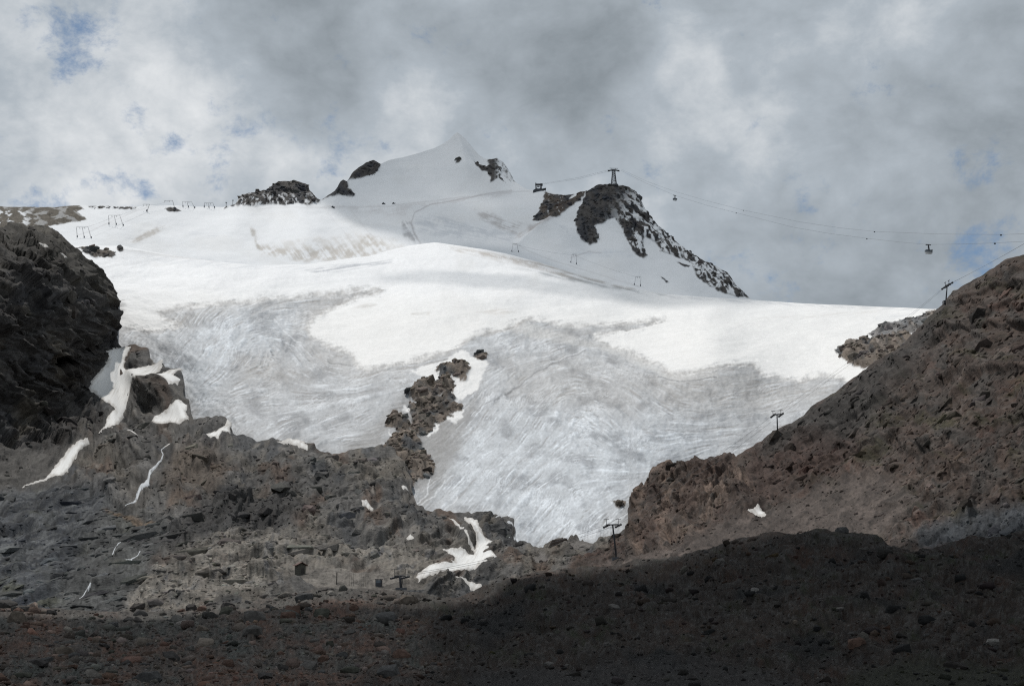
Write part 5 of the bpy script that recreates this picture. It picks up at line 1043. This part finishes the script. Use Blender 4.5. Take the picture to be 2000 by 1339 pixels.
# upper station
def station():
    b = UG.at(1054, 373); r = rng_of(b); s = r / F_PX; o = empty('cable_car_station', b)
    tag(o, 'dark upper cable car station with two pillars and a platform on the skyline', 'cable station')
    MB().prism([(-13 * s, -3), (-13 * s, 1 * s), (-7 * s, 5 * s), (-2 * s, 4.5 * s), (3 * s, 5 * s), (6 * s, 3 * s), (6 * s, -3)], -6, 8, o=(0, 4, 0)).build('base_block', 'dark_steel', o)
    MB().prism([(-8 * s, 2 * s), (-8 * s, 18 * s), (-6.6 * s, 18 * s), (-5 * s, 2 * s)], -3, 5, o=(0, 4, 0)).build('pillar', 'dark_steel', o)
    MB().prism([(1.4 * s, 2 * s), (2 * s, 16.5 * s), (4.6 * s, 16.5 * s), (5 * s, 2 * s)], -3, 5, o=(0, 4, 0)).build('pillar', 'dark_steel', o)
    MB().box((-1.5 * s, 4, 15 * s), (14 * s, 7, 1.6 * s)).build('beam', 'dark_steel', o)
    MB().box((5 * s, 4, 14.6 * s), (3.5 * s, 7, 2.6 * s)).build('rope_wheel_housing', 'dark_steel', o)
    MB().box((-2 * s, 4, 11 * s), (5 * s, 5, .8 * s)).build('walkway', 'steel', o)
    MB().prism([(4 * s, 2.2 * s), (13.5 * s, 5.6 * s), (13.5 * s, 6.8 * s), (4 * s, 4.6 * s)], -4, 5, o=(0, 4, 0)).build('platform', 'dark_steel', o)
    for x in (8, 12.6): MB().tube([Vector((x * s, 2, -5 * s)), Vector((x * s, 2, 5 * s))], .5).build('support', 'dark_steel', o)
    return b, s
sb, ss = station()
# track ropes, given by photo pixels and distance
def rlin(px): return float(np.interp(px, [1214, 2010, 2400], [rng_of(tb), 860, 600]))
up_px = [(1214, 331), (1260, 353), (1318, 374), (1380, 392), (1450, 410), (1560, 433), (1640, 445), (1708, 452), (1830, 457), (1955, 458), (2060, 455), (2300, 440)]
lo_px = [(1213, 333), (1260, 357), (1318, 381.5), (1380, 401), (1438, 415.5), (1550, 444), (1620, 456), (1693, 465.5), (1760, 473), (1813, 477.5), (1880, 476.5), (1943, 474.5), (2060, 468), (2300, 448)]
R_UP = [W(x, y, rlin(x) * 1.004) for x, y in up_px]; R_LO = [W(x, y, rlin(x)) for x, y in lo_px]
ru = rope(R_UP, .08, 'upper long cable car rope hanging across the cloudy sky', n=4); rl = rope(R_LO, .08, 'lower long cable car rope carrying both cabins', n=4)
for o, spots, L_ in ((ru, ((1452, 410.4), (1708, 452), (1955, 458)), 1.004), (rl, ((1438, 415.5), (1693, 465.5), (1943, 474.5)), 1.0)):
    for x, y in spots:
        p = W(x, y, rlin(x) * L_); MB().box(p - UP * .35, (1.1, .8, .8)).build('rope_clamp', 'dark_steel', o)
for dy, lab in ((0, 'upper rope between the lattice tower and the upper station'), (2.5, 'lower rope between the lattice tower and the upper station')):
    rope([W(1190, 331.5 + dy, rng_of(tb)), W(1130, 347 + dy, rng_of(tb) + 50), W(1060, 358.5 + dy * .6, rng_of(sb))], .1, lab, n=6)
def cabin(px, hang, label, roll=0.0):
    y = np.interp(px, [p[0] for p in lo_px], [p[1] for p in lo_px]); p = W(px, y, rlin(px)); o = empty('cable_car_cabin', p, roll); tag(o, label, 'cable car', 'cable car cabins')
    w, h, d = 6.4, 3.0, 3.2; z0 = -hang
    MB().box((0, 0, -.2), (4.4, .9, .7)).build('carriage', 'dark_steel', o)
    for sx in (-.25, .8): MB().tube([Vector((sx * .3, 0, -.2)), Vector((sx, 0, z0 + .2))], .3, .34).build('hanger_arm', 'dark_steel', o)
    def shell(z1, z2, k1, k2, name, mat):
        m = MB(); n = 16; ring = lambda z, k: [Vector((math.copysign(abs(math.cos(a)) ** .45, math.cos(a)) * w / 2 * k, math.copysign(abs(math.sin(a)) ** .45, math.sin(a)) * d / 2 * k, z)) for a in (2 * math.pi * i / n for i in range(n))]
        m.v = ring(z1, k1) + ring(z2, k2); m.f = [[i, (i + 1) % n, n + (i + 1) % n, n + i] for i in range(n)] + [list(range(n))[::-1], list(range(n, 2 * n))]; return m.build(name, mat, o)
    shell(z0 - h, z0 - h * .62, .82, .97, 'lower_shell', 'cab_white'); shell(z0 - h * .62, z0 - h * .25, .97, .96, 'window_band', 'glass'); shell(z0 - h * .25, z0, .98, .9, 'roof', 'cab_dark')
    for i in (-1, 0, 1): MB().box((i * w * .24, -d / 2 * .98, z0 - h * .43), (.22, .12, h * .4)).build('window_post', 'cab_dark', o)
    MB().box((w * .36, 0, z0 - h * .05), (w * .26, d * .8, .6)).build('roof_box', 'cab_dark', o)
    return o
cabin(1318, 4.3, 'far cable car cabin hanging below the lattice tower', .5)
cabin(1813, 4.6, 'near cable car cabin hanging in the sky above the right hillside', .25)

# chairlift pylons
def pylon(S, base, top, ldir, label, arm=2.0, beam=4.6, rp=.29, mat='dark_steel'):
    b = S.at(*base); r = rng_of(b); t = W(top[0], top[1], r - .5); o = empty('chairlift_pylon', b); tag(o, label, 'lift pylon', 'chairlift pylons')
    L = lambda v: Vector(v) - b
    ax = (t - b).normalized(); ld = Vector(ldir).normalized(); cr = ld.cross(UP).normalized(); k = r / 660.
    MB().tube([L(b - ax * 2), L(b.lerp(t, .5)), L(t)], rp * k * 1.25, rp * k * .75, 8).build('pole', mat, o, True)
    MB().box(L(b - UP * .4), (2.6, 2.6, 1.6)).build('footing', 'steel', o)
    MB().tube([L(t - cr * arm), L(t + cr * arm)], .34 * k).build('crossarm', mat, o)
    for sx in (-1, 1):
        c = t + cr * arm * sx - UP * .3
        be = MB().tube([L(c - ld * beam / 2), L(c + ld * beam / 2)], .32 * k).build('sheave_beam', mat, o)
        for q in (-.42, -.14, .14, .42):
            p = L(c + ld * beam * q - UP * .1); MB().tube([p - cr * .25, p + cr * .25], .48 * k, k=10).build('sheave', 'dark_steel', be)
        e = c + UP * 2.0
        MB().tube([L(c), L(e)], .13 * k).tube([L(e - cr * .9), L(e + cr * .9)], .13 * k).build('lifting_frame', mat, o)
    MB().tube([L(b + cr * .9 * rp + UP), L(t + cr * .8 * rp)], .09).build('ladder', mat, o)
    return o, t, cr * arm
pA_top = W(1850, 556.5, rng_of(MG.at(1857, 588)) - .5); pB_top = W(1517.5, 809, rng_of(MG.at(1526, 847)) - .5); pC_top = W(1196, 1024, rng_of(MG.at(1205, 1088)) - .5); pD_top = W(781, 1124, rng_of(MG.at(784, 1148)) - .5)
off = W(2140, 388, 700)
A = pylon(MG, (1857, 589), (1850, 556.5), off - pB_top, 'chairlift pylon leaning against the sky at the right hillside edge')
B = pylon(MG, (1526, 849), (1517.5, 809), pA_top - pC_top, 'chairlift pylon standing in front of the glacier on the hillside edge')
Cp = pylon(MG, (1205, 1090), (1196, 1024), pB_top - pD_top, 'tall chairlift pylon at the ice snout')
D = pylon(MG, (784, 1150), (781, 1124), pC_top - pD_top, 'squat dark chairlift pylon at the end of the terrace', 1.6, 3.2, .6)
for sx, lab in ((1, 'chairlift rope on the uphill side'), (-1, 'chairlift rope on the valley side')):
    pts = [off + A[2] * sx] + [q[1] + q[2] * sx for q in (A, B, Cp, D)]
    rope(pts, .04, lab + ' of the four pylons', sag=1.6, n=14)

# hut, cabin box and posts on the terrace
def hut():
    b = MG.at(586, 1121); r = rng_of(b); o = empty('hut', b, R(28)); tag(o, 'small wooden hut with red-brown roof at the left end of the terrace', 'hut')
    MB().box((0, 0, 1.0), (2.3, 2.0, 2.6)).build('wall', 'hut_wall', o)
    MB().prism([(-1.65, 2.2), (0, 3.05), (1.65, 2.2), (1.65, 2.38), (0, 3.25), (-1.65, 2.38)], -1.4, 1.4).build('roof', 'hut_roof', o)
    MB().prism([(-1.15, 2.28), (1.15, 2.28), (0, 2.9)], -.98, .98).build('gable', 'hut_wall', o)
    d = MB().box((.3, -1.03, .75), (.8, .08, 1.7)).build('door', 'wood', o); MB().box((.58, -1.09, .75), (.06, .06, .16)).build('handle', 'steel', d)
    w = MB().box((1.17, .1, 1.5), (.08, .75, .75)).build('window', 'hut_red', o); MB().box((1.23, .1, 1.5), (.04, .5, .5)).build('pane', 'glass', w)
hut()
def booth():
    b = MG.at(740, 1144); o = empty('control_booth', b, R(-12)); tag(o, 'small dark control booth with a window near the squat pylon', 'booth')
    MB().box((0, 0, .35), (1.4, 1.2, .9)).build('lower_wall', 'cab_dark', o)
    for x in (-.64, .64):
        for y in (-.54, .54): MB().box((x, y, 1.2), (.12, .12, .9)).build('corner_post', 'cab_dark', o)
    MB().box((0, 0, 1.16), (1.2, 1.0, .74)).build('window', 'glass', o); MB().box((0, 0, 1.7), (1.6, 1.4, .14)).build('roof', 'cab_dark', o)
booth()
def post(px, py, h_px, th, label, mat='wood', group='posts on the terrace'):
    b = MG.at(px, py); h = h_px * rng_of(b) / F_PX; o = empty('post', b); tag(o, label, 'post', group)
    MB().tube([Vector((0, 0, -.5)), Vector((0, 0, h))], th, th * .85, 6).build('shaft', mat, o); MB().box((0, 0, h + .03), (th * 2.4, th * 2.4, .08)).build('cap', mat, o)
post(657.5, 1141, 22, .14, 'thick dark post standing in front of the terrace')
for i, x in enumerate((683, 687, 691, 706, 710, 714)):
    post(x, 1144, 24, .035, f'{["first", "second", "third", "fourth", "fifth", "sixth"][i]} thin pole from the left in the row on the terrace')
def sign(px, py, h_px, w, label):
    b = UG.at(px, py); s = rng_of(b) / F_PX; o = empty('sign_mast', b); tag(o, label, 'sign mast', 'masts beside the rock ridge')
    MB().tube([Vector((0, 0, -1)), Vector((0, 0, h_px * s))], .3).build('mast', 'dark_steel', o); MB().box((0, 0, h_px * s), (w * s, .3, 1.6 * s)).build('board', 'dark_steel', o)
sign(441, 403, 8, 3.2, 'short dark mast at the left foot of the skyline rock ridge'); sign(454.5, 401, 10, 3, 'taller dark mast beside the skyline rock ridge')
def machine(px, py, w, h, label):
    b = UG.at(px, py); s = rng_of(b) / F_PX; o = empty('snow_machine', b); tag(o, label, 'snow machine', 'machines parked on the upper snow')
    MB().prism([(-w * .5 * s, 0), (w * .5 * s, 0), (w * .42 * s, h * .45 * s), (-w * .42 * s, h * .45 * s)], -2, 2).build('tracks', 'dark_steel', o)
    MB().prism([(-w * .25 * s, h * .45 * s), (w * .2 * s, h * .45 * s), (w * .12 * s, h * s), (-w * .2 * s, h * s)], -1.5, 1.5).build('cab', 'cab_dark', o)
    MB().box((w * .55 * s, 0, h * .3 * s), (.4, 4.4, h * .5 * s)).build('blade', 'dark_steel', o)
machine(650, 405, 6, 3.2, 'small dark machine on the snow under the tilted rock block'); machine(748, 399, 6, 3.4, 'dark machine left of a pair below the summit'); machine(769, 398.5, 6, 2.6, 'dark machine right of a pair below the summit')
